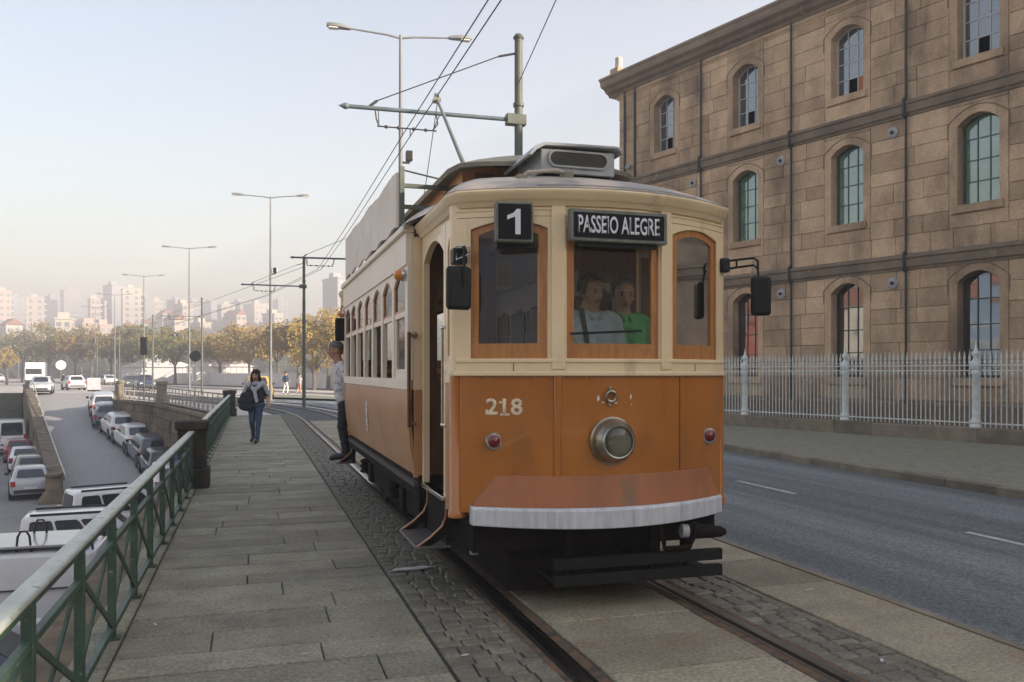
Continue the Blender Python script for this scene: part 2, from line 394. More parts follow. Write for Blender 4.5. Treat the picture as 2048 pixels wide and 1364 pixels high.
# ------------------------------------------------------------------ green railing on the quay edge
def railing(name, label, v0, v1, step, dense, top=.84):
    t = thing(name, label, 'railing', (-.84, v0, 0)); L = v1-v0
    MB().bx(-.045,.045,0,L,top-.035,top).build('top_rail', m_railtop, t, bevel=.016, seg=3)
    MB().bx(-.02,.02,0,L,top-.075,top-.038).build('under_rail', m_green, t)
    MB().bx(-.018,.018,0,L,.60,.635).build('middle_rail', m_green, t, bevel=.004)
    MB().bx(-.02,.02,0,L,.065,.105).build('bottom_rail', m_green, t, bevel=.004)
    n = round(L/step); st = L/n
    post = MB().bx(-.024,.024,-.024,.024,.0,top-.07); foot = MB().bx(-.05,.05,-.045,.045,.0,.03)
    pm = fm = None
    for i in range(n+1):
        y = min(max(i*st,.03),L-.03)
        if pm is None: o = post.build('post', m_green, t, (0,y,0), bevel=.005); pm = o.data; f = foot.build('post_foot', m_green, o); fm = f.data
        else: o = link('post', pm, t, (0,y,0), bevel=.005); link('post_foot', fm, o)
    d1 = MB().bar((-.012,.03,.10),(-.012,st-.03,.605),.014,.032); d2 = MB().bar((.012,.03,.605),(.012,st-.03,.10),.014,.032)
    a = b = None
    for i in range(n):
        if a is None: a = d1.build('brace', m_green, t, (0,i*st,0)).data; b = d2.build('brace', m_green, t, (0,i*st,0)).data
        else: link('brace', a, t, (0,i*st,0)); link('brace', b, t, (0,i*st,0))
    return t
railing('quay_railing', 'green iron railing with crossed braces in the foreground, worn pale top rail', -.4, 13.05, 1.0, False)
railing('quay_railing', 'green iron railing with crossed braces beyond the dark stone pillar', 13.55, 34.2, .8, True)
def pillar(loc, wd, h, label, mat=m_pillar, group=None):
    t = thing('stone_pillar', label, 'pillar', loc, group=group)
    MB().bx(-wd*.62,wd*.62,-wd*.62,wd*.62,0,h*.30).build('base', mat, t, bevel=.02)
    MB().bx(-wd*.5,wd*.5,-wd*.5,wd*.5,h*.30,h*.86).build('shaft', mat, t, bevel=.015)
    MB().bx(-wd*.60,wd*.60,-wd*.60,wd*.60,h*.86,h).build('cap', mat, t, bevel=.03)
pillar((-.84,13.3,0), .385, .98, 'dark lichen covered stone pillar between the two green railings')
pillar((-.84,34.5,0), .42, 1.0, 'dark stone pillar where the green railing meets the pale lattice parapet')
# ------------------------------------------------------------------ retaining walls
def stone_wall(name, label, a, b, z0a, z0b, z1a, z1b, thick, mat, course, ln, seed, coping=.16, side=1):
    """wall from a to b with separate stones on its visible face (side +1 = left of a->b)"""
    d = (b-a).xy; L = d.length; rz = math.atan2(d.y, d.x); r_ = random.Random(seed)
    t = thing(name, label, 'wall', (a.x,a.y,0), rz)
    MB().add([(0,-thick/2,z0a-.3),(L,-thick/2,z0b-.3),(L,thick/2,z0b-.3),(0,thick/2,z0a-.3),(0,-thick/2,z1a),(L,-thick/2,z1b),(L,thick/2,z1b),(0,thick/2,z1a)],
        [(0,3,2,1),(4,5,6,7),(0,1,5,4),(1,2,6,5),(2,3,7,6),(3,0,4,7)]).build('core', m_joint, t, sharp=0)
    MB().add([(-.0,-thick/2-.1,z1a),(L,-thick/2-.1,z1b),(L,thick/2+.1,z1b),(0,thick/2+.1,z1a),(0,-thick/2-.1,z1a+coping),(L,-thick/2-.1,z1b+coping),(L,thick/2+.1,z1b+coping),(0,thick/2+.1,z1a+coping)],
        [(0,3,2,1),(4,5,6,7),(0,1,5,4),(1,2,6,5),(2,3,7,6),(3,0,4,7)]).build('coping', mat, t, bevel=.02)
    zlo, zhi = min(z0a,z0b), max(z1a,z1b); y = side*thick/2; z = zlo
    while z < zhi-.05:
        x = r_.uniform(-.5,0)
        while x < L:
            l = ln*r_.uniform(.7,1.35); x0, x1 = max(x,0), min(x+l,L); xm = (x0+x1)/2; f = xm/L
            lo, hi = max(z, z0a+(z0b-z0a)*f-.25), min(z+course, z1a+(z1b-z1a)*f-.003)
            if x1-x0 > .12 and hi-lo > .08:
                me = chamfer_mesh('stone_block', x0+.012, x1-.012, lo+.01, hi-.01, 0, .06+r_.uniform(0,.05), .03, mat)
                o = link('stone_block', me, t, (0,y-side*.02,0)); o.rotation_euler = (R(90)*(-side if side>0 else 1),0,0)
                if side > 0:
                    o.rotation_euler = (R(90),0,0); o.scale = (1,1,-1)
            x += l
        z += course
    return t
stone_wall('retaining_wall', 'tall mossy brown retaining wall beside the cars on the ramp, nearer half', W0, W1, LOT, LOT+1.25, -.22, -.22, .5, m_oldstone, .55, .95, 1)
stone_wall('retaining_wall', 'mossy brown retaining wall beside the ramp, middle stretch under the parapet', W1, W2, LOT+1.25, LOT+2.3, -.22, -.22, .5, m_oldstone, .55, .95, 2)
stone_wall('retaining_wall', 'low end of the mossy retaining wall at the top of the ramp', W2, W3, LOT+2.3, -.45, -.22, -.22, .5, m_oldstone, .55, .95, 3)
stone_wall('retaining_wall', 'quay wall below the green railing', Vector((-1.0,-20,0)), Vector((-1.0,34.8,0)), LOT, LOT, -.24, -.24, .5, m_oldstone, .9, 1.9, 4, coping=.2)
stone_wall('ramp_wall', 'brown stone wall on the open side of the ramp beside the lower parked cars', A0, A1, LOT, LOT, LOT+.9, .55, .45, m_oldstone, .55, 1.0, 5)
stone_wall('retaining_wall', 'ivy darkened wall at the far end of the lower parking lot', A1+Vector((-.2,0,0)), P(-92,78.2), LOT, LOT, -.2, -.2, .5, M('ivy_wall', (.05,.075,.04), .95, (.10,.09,.06), .8, bump=.7, bscale=8), 1.3, 3.2, 6)
# blunt stone bollard and white handrail at the foot of the ramp
t = thing('stone_bollard', 'blunt stone bollard ending the ramp wall beside the silver hatchback', 'bollard', P(-20.35,37.75,LOT))
MB().loft([[(-.55,-.5,0),(.55,-.5,0),(.55,.5,0),(-.55,.5,0)],[(-.5,-.45,.25),(.5,-.45,.25),(.5,.45,.25),(-.5,.45,.25)],[(-.28,-.28,.6),(.28,-.28,.6),(.28,.28,.6),(-.28,.28,.6)],[(-.28,-.28,1.15),(.28,-.28,1.15),(.28,.28,1.15),(-.28,.28,1.15)]]).build('block', m_oldstone, t, bevel=.03)
MB().bx(-.33,.33,-.33,.33,1.15,1.3).build('cap', m_oldstone, t, bevel=.03)
t = thing('handrail', 'pale steel pipe handrail running up the open side of the ramp', 'handrail', (A0.x,A0.y,LOT))
def hr(f, h): p = lerp(A0, A1, f); q = ramp_at(f,.06); return Vector((q.x-A0.x, q.y-A0.y, q.z-LOT+h))
MB().tube([hr(0,.1),hr(.004,.9),hr(.02,1.05)]+[hr(f/20,1.05) for f in range(1,20)]+[hr(.97,1.0),hr(.975,.1)], .035, 8).build('pipe', m_railtop, t)
for k in range(1,8): MB().tube([hr(k*.13,0),hr(k*.13,1.05)], .03, 6).build('post', m_railtop, t)
# ------------------------------------------------------------------ pale lattice parapet above the ramp
m_lat = M('sunbleached_ironwork', (.34,.30,.25), .7, (.25,.22,.18), 5)
m_pst = M('pale_lichen_stone', (.30,.26,.20), .9, (.18,.15,.11), 4, bump=.5, bscale=30)
def lattice(label, a, b):
    d = (b-a).xy; L = d.length; t = thing('lattice_parapet', label, 'parapet', (a.x,a.y,-.06), math.atan2(d.y,d.x))
    MB().bx(0,L,-.03,.03,.86,.91).build('top_rail', m_lat, t); MB().bx(0,L,-.02,.02,.66,.70).build('middle_rail', m_lat, t); MB().bx(0,L,-.025,.025,.10,.15).build('bottom_rail', m_lat, t)
    n = max(2, int(L/1.0)); st = L/n
    pm = MB().bx(-.016,.016,-.016,.016,.0,.87); bm_ = MB().bar((0,.012,.13),(st/2,.012,.68),.016,.03).bar((st/2,-.012,.68),(st,-.012,.13),.016,.03)
    pm = pm.build('bar', m_lat, t, (0,0,0)).data; bm_ = bm_.build('brace', m_lat, t, (0,0,0)).data
    for i in range(1,n):
        link('bar', pm, t, (i*st,0,0)); link('brace', bm_, t, (i*st,0,0))
e1 = (W1-W0).normalized(); e2 = (W2-W1).normalized()
lattice('pale lattice parapet above the retaining wall, nearest stretch', W0+e1*.5, W1-e1*.45)
lattice('pale lattice parapet above the retaining wall, farther stretch', W1+e2*.45, W2-e2*.45)
pillar(W1+Vector((0,0,-.06)), .5, 1.25, 'pale stone pillar between the two stretches of lattice parapet', m_pst)
pillar(W2+Vector((0,0,-.06)), .5, 1.2, 'pale stone pillar at the far end of the lattice parapet', m_pst)
# ------------------------------------------------------------------ the tram
m_cream = M('cream_tram_paint', (.86,.68,.42), .36, (.78,.60,.36), 2.2, bump=.06, bscale=30, c3=(.52,.41,.25), s3=3, lo3=.58, hi3=.8, st3=(2,2,.5), coat=.3)
m_pale = M('sky_lit_cream_paint', (.84,.74,.60), .45, (.78,.67,.53), 2, bump=.06, c3=(.42,.36,.29), s3=6, lo3=.66, hi3=.8)  # side cream, its colour lightened to stand in for bright sky light
m_orange = M('ochre_tram_paint', (.45,.155,.020), .28, (.38,.128,.016), 1.6, speck=.05, sks=90, bump=.10, bscale=5, coat=.55, c3=(.30,.105,.02), s3=2.6, lo3=.52, hi3=.75, st3=(1.6,1.6,.45))
m_oside = M('paler_ochre_side_paint', (.50,.25,.11), .4, (.42,.205,.085), 2.4, bump=.05, coat=.2)  # paler, less saturated than the front ochre
m_apron = M('faded_red_brown_apron', (.42,.155,.06), .5, (.33,.13,.06), 5, bump=.12, c3=(.22,.14,.085), s3=2.5, lo3=.55, hi3=.7, st3=(2,2,.6), stretch=(1,1,.5))
m_bump = M('weathered_silver_bumper', (.68,.69,.71), .5, (.52,.54,.56), 5, bump=.12, stretch=(5,1,.6), c3=(.34,.37,.39), s3=3, lo3=.56, hi3=.72, st3=(4,4,.4), metal=.1)
m_wood = M('varnished_wood', (.50,.225,.07), .4, (.36,.15,.045), 7, stretch=(6,6,.6), bump=.08, coat=.25)
m_dwood = M('dark_interior_wood', (.16,.072,.03), .45, (.10,.044,.02), 6, stretch=(5,5,.5))
m_roof = M('tarred_roof_canvas', (.26,.25,.22), .5, (.36,.33,.28), 3, bump=.3, c3=(.64,.52,.41), s3=2.0, lo3=.48, hi3=.62)
m_roofd = M('dark_roof_edge', (.15,.145,.11), .6, (.24,.22,.16), 5, bump=.2)
m_vent = M('painted_vent_metal', (.40,.42,.42), .5, (.30,.32,.32), 6, c3=(.36,.22,.10), s3=7, lo3=.62, hi3=.72)
m_mesh = M('dark_vent_mesh', (.022,.022,.016), .7, (.05,.048,.03), 160)
m_brass = M('tarnished_brass', (.42,.38,.27), .28, (.24,.23,.18), 9, metal=.85)
m_chrome = M('chrome', (.6,.6,.6), .16, metal=1)
m_red = M('red_lamp_lens', (.16,.007,.007), .18, coat=.6)
m_amber = M('amber_lens', (.75,.25,.02), .25, coat=.5)
m_signblk = M('sign_black', (.010,.012,.013), .6, spec=.15)
m_signfr = M('sign_frame_paint', (.17,.19,.15), .45, (.10,.11,.09), 12)
m_letter = M('sign_white', (.72,.72,.76), .5)
m_num = M('cream_numerals', (.82,.70,.50), .5, (.66,.52,.34), 30)
m_under = M('oily_underframe', (.007,.0065,.006), .8, (.018,.014,.010), 6, bump=.4, spec=.12)
m_board = M('blackened_guard_board', (.009,.010,.0095), .65, (.018,.019,.017), 5, spec=.2)
m_copper = M('coppery_handrail', (.17,.085,.05), .35, metal=.6)
m_tglass = glass('tram_glass', (.91,.93,.89), 1.45, dirt=.015)
m_tglass2 = glass('side_light_glass', (.95,.96,.93), 1.95, dirt=.02)
m_lens = glass('headlamp_glass', (.9,.9,.86), 1.5, dirt=.10)
m_canvas = M('grubby_canvas', (.84,.75,.64), .85, (.76,.67,.56), 2.5, bump=.4, bscale=9, c3=(.62,.54,.45), s3=5, lo3=.6, hi3=.8)
m_floor = M('worn_floor', (.07,.06,.05), .8)
m_ceil = M('tram_ceiling', (.40,.34,.24), .7)
T = thing('tram', 'vintage ochre and cream tram number 218 on line 1 to Passeio Alegre', 'tram', (2.42,5.45,0))
TL = 8.62
def yf(s): return .38*(s/1.08)**2
def tf(rear): return (lambda x,y,z: (-x, TL-y, z)) if rear else (lambda x,y,z: (x,y,z))
def cpanel(mb, s0, s1, z0, z1, d0, d1, n=10, rear=False, db0=None, zt=None, mi=0):
    """curved slab following the rounded front, z0..z1, depths d0 (outer) to d1"""
    f = tf(rear); rings = []
    for i in range(n+1):
        s = s0+(s1-s0)*i/n; y = yf(s); b = d0 if db0 is None else db0
        rings.append([f(s,y+b,z0), f(s,y+d1,z0), f(s,y+d1,z1), f(s,y+d0,z1)])
    return mb.loft(rings, mi=mi)
def textmesh(s, size, bold=0):
    cu = bpy.data.curves.new('lettering', 'FONT'); cu.body = s; cu.size = size; cu.align_x = 'CENTER'; cu.align_y = 'CENTER'; cu.offset = bold; cu.resolution_u = 3
    o = bpy.data.objects.new('lettering', cu); col.objects.link(o); bpy.context.view_layer.update()
    me = bpy.data.meshes.new_from_object(o.evaluated_get(bpy.context.evaluated_depsgraph_get()))
    bpy.data.objects.remove(o); bpy.data.curves.remove(cu); return me
def put_text(name, s, size, fn, mat, parent, bold=0, sx=1, extra=None):
    me = textmesh(s, size, bold)
    if extra:
        bm = bmesh.new(); bm.from_mesh(me)
        for (x0,x1,y0,y1) in extra:
            bm.faces.new([bm.verts.new((a,b,0)) for a,b in ((x0,y0),(x1,y0),(x1,y1),(x0,y1))])
        bm.to_mesh(me); bm.free()
    bm = bmesh.new(); bm.from_mesh(me); bmesh.ops.subdivide_edges(bm, edges=[e for e in bm.edges if e.calc_length() > size*.12], cuts=2)
    r = bmesh.ops.extrude_face_region(bm, geom=bm.faces[:])
    for v in [g for g in r['geom'] if isinstance(g, bmesh.types.BMVert)]: v.co.z = .004
    for v in bm.verts: v.co = fn(v.co.x*sx, v.co.y, v.co.z)
    bmesh.ops.recalc_face_normals(bm, faces=bm.faces); bm.to_mesh(me); bm.free()
    me.materials.clear(); me.materials.append(mat); return link(name, me, parent)

def platform(rear):
    f = tf(rear); fr = lambda s,z,d: f(s, yf(s)+d, z)
    B = lambda n, mb, m, p=T, **k: mb.build(n, m, p, **k)
    # panels below the windows
    for s0, s1 in ((-1.03,-.435),(-.395,1.03)):
        B('front_panel', cpanel(MB(), s0, s1, .70, 1.668, 0, .035, 12, rear), m_orange, bevel=.004)
    B('panel_bead', cpanel(MB(), -.437, -.393, .90, 1.668, -.014, .03, 2, rear), m_orange, bevel=.006)
    B('belt_rail', cpanel(MB(), -1.06, 1.06, 1.67, 1.762, -.012, .05, 14, rear), m_cream, bevel=.006)
    B('belt_moulding', cpanel(MB(), -1.07, 1.07, 1.655, 1.685, -.024, .0, 14, rear), m_cream, bevel=.006)
    B('sill_moulding', cpanel(MB(), -1.06, 1.06, 1.748, 1.776, -.022, .04, 14, rear), m_cream, bevel=.005)
    # three windows: cream surround, wooden sash, pane
    for k,(a, b, X0, X1) in enumerate(((-.965,-.475,-1.065,-.41),(-.35,.35,-.41,.41),(.475,.965,.41,1.065))):
        n = 14; op = arch(a, b, 1.777, 2.675, .055 if k != 1 else .02, n); ou = arch_outer(op, X0, X1, 1.765, 2.845)
        B('window_surround', MB().frame(op, ou, fr, -.004, .055), m_cream, sharp=30)
        g = .055; i_ = arch(a+g, b-g, 1.777+.105, 2.635, .048 if k != 1 else .02, n)
        B('window_sash', MB().frame(i_, op, fr, .018, .052), m_wood, sharp=30)
        pm = MB(); ctr = ((a+b)/2, 2.2); N = len(i_)
        # pane as a thin slab
        vs = [fr(x,z,.034) for x,z in i_]+[fr(x,z,.039) for x,z in i_]; tri = tessellate_polygon([[Vector((x,z,0)) for x,z in i_]])
        pm.add(vs, [t for t in tri]+[tuple(i+N for i in t[::-1]) for t in tri]); B('pane', pm, m_tglass2 if k == 0 else m_tglass, sharp=0)
    for s in (-.41,.41): B('window_post', cpanel(MB(), s-.047, s+.047, 1.70, 2.84, -.02, -.0045, 2, rear), m_cream, bevel=.005)
    B('frieze_line', cpanel(MB(), -1.06, 1.06, 2.800, 2.81, -.012, -.004, 14, rear), m_cream)
    # sides of the platform
    for sx in (-1, 1):
        sd = lambda y,z,d: f(sx*(1.035-d), y, z)
        op = arch(.86, 1.64, .75, 2.60, .13, 10); ou = arch_outer(op, .80, 1.705, .75, 2.845)
        B('door_surround', MB().frame(op, ou, sd, 0, .05), m_cream, sharp=30)
        op = arch(.565, .735, 1.80, 2.58, .10, 8); ou = arch_outer(op, .45, .80, 1.67, 2.845)
        B('side_window_surround', MB().frame(op, ou, sd, .002, .048), m_cream, sharp=30)
        i_ = arch(.595, .715, 1.86, 2.56, .07, 8)
        B('side_window_sash', MB().frame(i_, op, sd, .012, .046), m_wood, sharp=30)
        pm = MB(); N = len(i_); tri = tessellate_polygon([[Vector((x,z,0)) for x,z in i_]])
        pm.add([sd(x,z,.03) for x,z in i_]+[sd(x,z,.034) for x,z in i_], [t for t in tri]+[tuple(i+N for i in t[::-1]) for t in tri]); B('side_pane', pm, m_tglass, sharp=0)
        q = MB(); a, b = sorted((f(sx*1.035,0,0)[0], f(sx*.99,0,0)[0])); y0, y1 = sorted((f(0,.45,0)[1], f(0,.80,0)[1]))
        B('side_panel', q.bx(a,b,y0,y1,.66,1.64), m_oside, bevel=.004)
        a, b = sorted((f(sx*1.045,0,0)[0], f(sx*.985,0,0)[0])); B('side_belt', MB().bx(a,b,y0,y1,1.60,1.69), m_cream, bevel=.005)
        c = f(sx*1.035,.415,0)
        B('corner_post', MB().lathe([(.055,.655),(.066,.66),(.066,.70),(.055,.715),(.055,1.655)], c, n=14), m_orange)
        B('corner_post', MB().lathe([(.055,1.655),(.058,1.66),(.053,1.70),(.053,2.85)], c, n=14), m_cream)
        # folding door leaf swung inwards, grab rails
        if not (rear and sx == 1):
            y0, y1 = sorted((f(0,.86,0)[1], f(0,.90,0)[1])); a, b = sorted((f(sx*.975,0,0)[0], f(sx*.62,0,0)[0]))
            B('door_leaf', MB().bx(a,b,y0,y1,.80,2.62), m_dwood, bevel=.006)
        for zz in (1.28, 2.02):
            B('grab_rail_bracket', MB().tube([f(sx*1.03,.79,zz), f(sx*1.03,.91,zz)], .013, 8).ball(f(sx*1.03,.91,zz), .02), m_chrome)
        B('grab_rail', MB().tube([f(sx*1.03,.91,1.28), f(sx*1.03,.91,2.02)], .014, 8), m_brass)
        # sill plate and hanging step
        a, b = sorted((f(sx*1.06,0,0)[0], f(sx*.80,0,0)[0])); y0, y1 = sorted((f(0,.80,0)[1], f(0,1.66,0)[1]))
        B('door_sill', MB().bx(a,b,y0,y1,.715,.748), m_chrome, bevel=.004)
        st = MB()
        for yy in (.84, 1.56):
            pts = [(1.02,.70),(1.02,.60),(1.05,.52),(1.14,.44),(1.24,.375),(1.16,.365),(1.06,.42),(.98,.50),(.97,.70)]
            B('step_cheek', MB().slab([(x,z) for x,z in pts], -.005, .005, fn=lambda x,z,d,yy=yy: f(sx*x, yy+d, z)), m_under)
            B('step_bracket', MB().tube([f(sx*x,yy,z) for x,z in pts[:5]], .009, 6), m_orange)
        a, b = sorted((f(sx*1.255,0,0)[0], f(sx*.98,0,0)[0])); y0, y1 = sorted((f(0,.83,0)[1], f(0,1.57,0)[1]))
        B('step_tread', MB().bx(a,b,y0,y1,.355,.378), m_chrome if 0 else M('worn_step_plate', (.12,.12,.12), .4, (.2,.2,.2), 14, metal=.6), bevel=.004)
        a, b = sorted((f(sx*1.02,0,0)[0], f(sx*.985,0,0)[0])); B('step_riser', MB().bx(a,b,y0,y1,.375,.72), m_under)
    # cornice and hood roof
    path = [(-1.035,1.74),(-1.04,1.2),(-1.05,.6),(-1.06,.44)]+[(s, yf(s)-.01) for s in [-1.02+2.04*i/18 for i in range(19)]]+[(1.06,.44),(1.05,.6),(1.04,1.2),(1.035,1.74)]
    nrm = []
    for i in range(len(path)):
        a, b = path[max(i-1,0)], path[min(i+1,len(path)-1)]; d = Vector((b[0]-a[0], b[1]-a[1])).normalized(); nrm.append((d.y*1, -d.x))
    prof = [(-.03,2.82),(.012,2.825),(.026,2.85),(.034,2.86),(.045,2.868),(.052,2.895),(.062,2.905),(.066,2.925),(.05,2.942),(-.03,2.945)]
    rings = [[f(x+nx*o, y+ny*o, z) for o,z in prof] for (x,y),(nx,ny) in zip(path,nrm)]
    B('cornice', MB().loft(rings), m_cream, sharp=50)
    hm = MB(); K = 9; rr = []
    edge = [(x+nx*.055, y+ny*.055) for (x,y),(nx,ny) in zip(path,nrm)]
    edge[0] = (-1.2,1.75); edge[-1] = (1.2,1.75)
    for k in range(K+1):
        t = k/K; rr.append([f(lerp(x, x*.25, t), lerp(y, 1.75+(y-1.75)*.12, t), 2.942+.275*(1-(1-t)**3)) for x,y in edge])
    hm.loft(rr, closed=False); hm.add([f(*p) for p in [( -.3,1.75,3.2)]], [])
    B('hood_roof', hm, m_roof, sharp=60)
    B('hood_ceiling', MB().add([f(x,y,2.86) for x,y in path], [tuple(range(len(path)))]), m_ceil, sharp=0)
    B('platform_floor', MB().slab([(x*.97,max(y+.03,.03)) for x,y in path], .68, .715, fn=f), m_floor, sharp=0)
    # apron and bumper
    ap = MB(); rings = []
    for i in range(15):
        s = -.95+1.93*i/14; top = .968; lo = .752
        e = min(1, (s+.95)/.14, (.98-s)/.10); top = lo+.02+(top-lo-.02)*max(0,e)
        rings.append([f(s,yf(s)-.045,lo), f(s,yf(s)-.003,lo), f(s,yf(s)-.003,top), f(s,yf(s)-.014,top)])
    B('apron', ap.loft(rings), m_apron, bevel=.003)
    bm_ = MB(); rings = []
    for i in range(17):
        s = -.97+1.96*i/16; y = yf(s)*1.05
        c = .012*(1-(s/.97)**2); z0, z1 = .622-c, .752
        rings.append([f(s,y-.08,z0), f(s,y+.0,z0), f(s,y+.0,z1), f(s,y-.062,z1), f(s,y-.08,z1-.015)])
    B('bumper', bm_.loft(rings), m_bump, bevel=.006)
    # tail or marker lamps
    for s in (-.825,.86):
        c = Vector(f(s, yf(s), 1.205)); ax = Vector(f(s,yf(s)-1,1.2))-Vector(f(s,yf(s),1.2))
        o = B('red_lamp', MB().lathe([(.058,-.002),(.062,.012),(.058,.024),(.046,.026)], c, ax, 20), m_chrome)
        B('lens', MB().lathe([(.045,.02),(.043,.034),(.03,.046),(.001,.051)], c, ax, 16), m_red, o)
for r_ in (False, True): platform(r_)
# board seams above the windows and screw heads along the trim
for z in (2.755,): cpanel(MB(), -1.05, 1.05, z, z+.0035, -.0062, -.0035, 14).build('board_seam', M('seam_shadow_gap', (.16,.11,.06), .9), T)
for s in (-.70,.70): cpanel(MB(), s-.0022, s+.0022, 1.69, 1.745, -.0145, -.0115, 1).build('board_seam', bpy.data.materials['seam_shadow_gap'], T)
cpanel(MB(), .545, .551, .975, 1.65, -.0035, -.0, 1).build('panel_seam', M('panel_seam_gap', (.13,.045,.012), .8), T)
scr = MB()
for i in range(22):
    s = -.90+1.80*i/21
    for z, d in ((1.648,-.0005),(.735,-.072)): scr.lathe([(.007,0),(.006,.003),(.001,.004)], (s, yf(s)*(1.05 if z < 1 else 1)+d-.001, z), (0,-1,0), 6)
    if i%2: scr.lathe([(.006,0),(.005,.003),(.001,.004)], (s, yf(s)-.016, .955), (0,-1,0), 6)
tag(scr.build('screw_heads', m_brass, T), kind='stuff')
fr0 = lambda s,z,d: (s, yf(s)+d, z)
# headlamp
hc = Vector((-.03,-.002,1.206)); ax = Vector((0,-1,0))
h = MB().lathe([(.166,0),(.168,.012),(.155,.022),(.15,.05),(.138,.085),(.116,.105),(.113,.118),(.104,.122),(.10,.112),(.096,.03),(.05,.0)], hc, ax, 32).build('headlamp', m_brass, T)
MB().lathe([(.119,.098),(.121,.112),(.112,.126),(.103,.124),(.101,.108)], hc, ax, 32).build('lamp_ring', M('worn_nickel', (.36,.37,.33), .3, metal=.9), h)
MB().lathe([(.101,.112),(.08,.124),(.04,.132),(.001,.134)], hc, ax, 28).build('lamp_lens', m_lens, h)
MB().lathe([(.094,.10),(.06,.05),(.02,.03),(.001,.03)], hc, ax, 24).build('reflector', M('dull_reflector', (.75,.76,.72), .14, metal=1), h)
MB().lathe([(.012,.03),(.02,.06),(.012,.085),(.001,.09)], hc, ax, 10).build('bulb', m_lampglass, h)
# lamp socket ring above
o = MB().tube([(-.045+.036*math.cos(a*math.pi/8), -.022, 1.514+.036*math.sin(a*math.pi/8)) for a in range(16)], .011, 8, closed=True).build('socket_ring', m_brass, T)
MB().bx(-.058,-.032,-.016,.001,1.55,1.585).bx(-.058,-.032,-.016,.001,1.443,1.478).build('ring_lug', m_brass, o, bevel=.006)
chips = MB()
for sx_, z_, a_, b_ in ((-.13,1.50,.009,.022),(-.095,1.472,.012,.006),(.0,1.468,.01,.007),(.115,1.51,.006,.02),(.12,1.455,.004,.006),(.62,.80,.008,.028)):
    chips.slab([(sx_-a_,z_-b_*.4),(sx_,z_-b_),(sx_+a_,z_-b_*.3),(sx_+a_*.5,z_+b_),(sx_-a_*.7,z_+b_*.6)], -.0035, .002, fn=lambda x,z,d: (x, yf(x)+d-(.018 if z < .95 else 0), z))
chips.build('chipped_paint', m_letter, T)
# numerals with slab serifs
put_text('fleet_number', '218', .155, lambda x,y,z: (x-.755, yf(x-.755)-.0012-z*.12, y+1.437), m_num, T, .0035, 1.0,
         extra=[(-.027,.033,-.054,-.040),(-.118,-.100,-.045,-.015),(-.033,-.008,.030,.044)])
# destination box and route number
o = MB().bx(-.365,.365,-.065,-.006,2.575,2.795).build('destination_box', m_signfr, T, bevel=.008)
MB().bx(-.338,.338,-.069,-.064,2.600,2.770).build('destination_blind', m_signblk, o)
d = put_text('destination_text', 'PASSEIO ALEGRE', .165, lambda x,y,z: (x-.006, -.0695-z*.5, y+2.685), m_letter, o, .0026, .50)
sl = MB()
for x in (-.306,-.232,-.092,-.008,.076,.149,.222,.288): sl.bx(x-.0022,x+.0022,-.0733,-.0695,2.63,2.74)
sl.build('stencil_gap', m_signblk, o)
MB().bx(-.30,.30,-.03,-.005,2.545,2.574).build('box_bracket', m_black, o)
rn = thing  # (kept short below)
o = MB().bx(-.128,.128,-.045,.045,-.135,.135).build('route_box', m_signfr, T, (-.735,.03,2.69), R(-7), bevel=.008)
MB().bx(-.112,.112,-.049,-.044,-.118,.118).build('route_plate', m_signblk, o)
MB().slab([(-.052,.040),(-.052,.012),(.002,.034),(.002,-.085),(.038,-.085),(.038,.085),(.012,.085),(-.01,.058)], -.052, -.0492, fn=lambda x,z,d: (x,d,z)).build('route_number', m_letter, o, sharp=0)
MB().bx(-.11,.16,.03,.12,-.17,-.10).build('route_box_bracket', m_black, o, bevel=.01)
# wiper
MB().bar((-.345,-.012,1.945),(.19,-.012,1.972),.012,.016).build('wiper_blade', m_black, T)
# mirrors
def mirror(name, cx, cy, cz, w_, h_, arm):
    o = MB().bx(-w_/2,w_/2,-.03,.03,-h_/2,h_/2).build(name, m_black, T, (cx,cy,cz), R(6 if cx < 0 else -24), bevel=.028, seg=4)
    MB().tube(arm, .009, 8).build('mirror_arm', m_black, T); return o
mirror('wing_mirror', -1.09, .14, 2.25, .175, .295, [(-1.05,.34,2.50),(-1.05,.16,2.53),(-1.06,.10,2.53),(-1.06,.10,2.26)])
MB().bx(-1.10,-1.0,.25,.36,2.43,2.54).build('mirror_bracket', m_black, T, bevel=.01)
MB().tube([(-1.09,.2,2.45),(-1.0,.2,2.49),(-1.0,.2,2.54),(-1.09,.2,2.54)], .007, 6, closed=True).build('mirror_clip', m_chrome, T)
mirror('wing_mirror', 1.265, .16, 2.26, .15, .30, [(1.05,.33,2.475),(1.24,.22,2.50),(1.265,.2,2.47),(1.265,.17,2.26)])
MB().tube([(1.05,.33,2.535),(1.24,.22,2.555),(1.265,.2,2.53),(1.265,.2,2.47)], .009, 8).tube([(1.13,.28,2.48),(1.13,.28,2.545)], .008, 6).build('mirror_arm', m_black, T)
MB().bx(1.02,1.09,.30,.38,2.45,2.56).build('mirror_bracket', m_black, T, bevel=.015)
mirror('wing_mirror', -1.20, 7.0, 2.30, .17, .33, [(-1.03,7.1,2.62),(-1.18,7.02,2.64),(-1.2,7.0,2.6),(-1.2,7.0,2.3)])
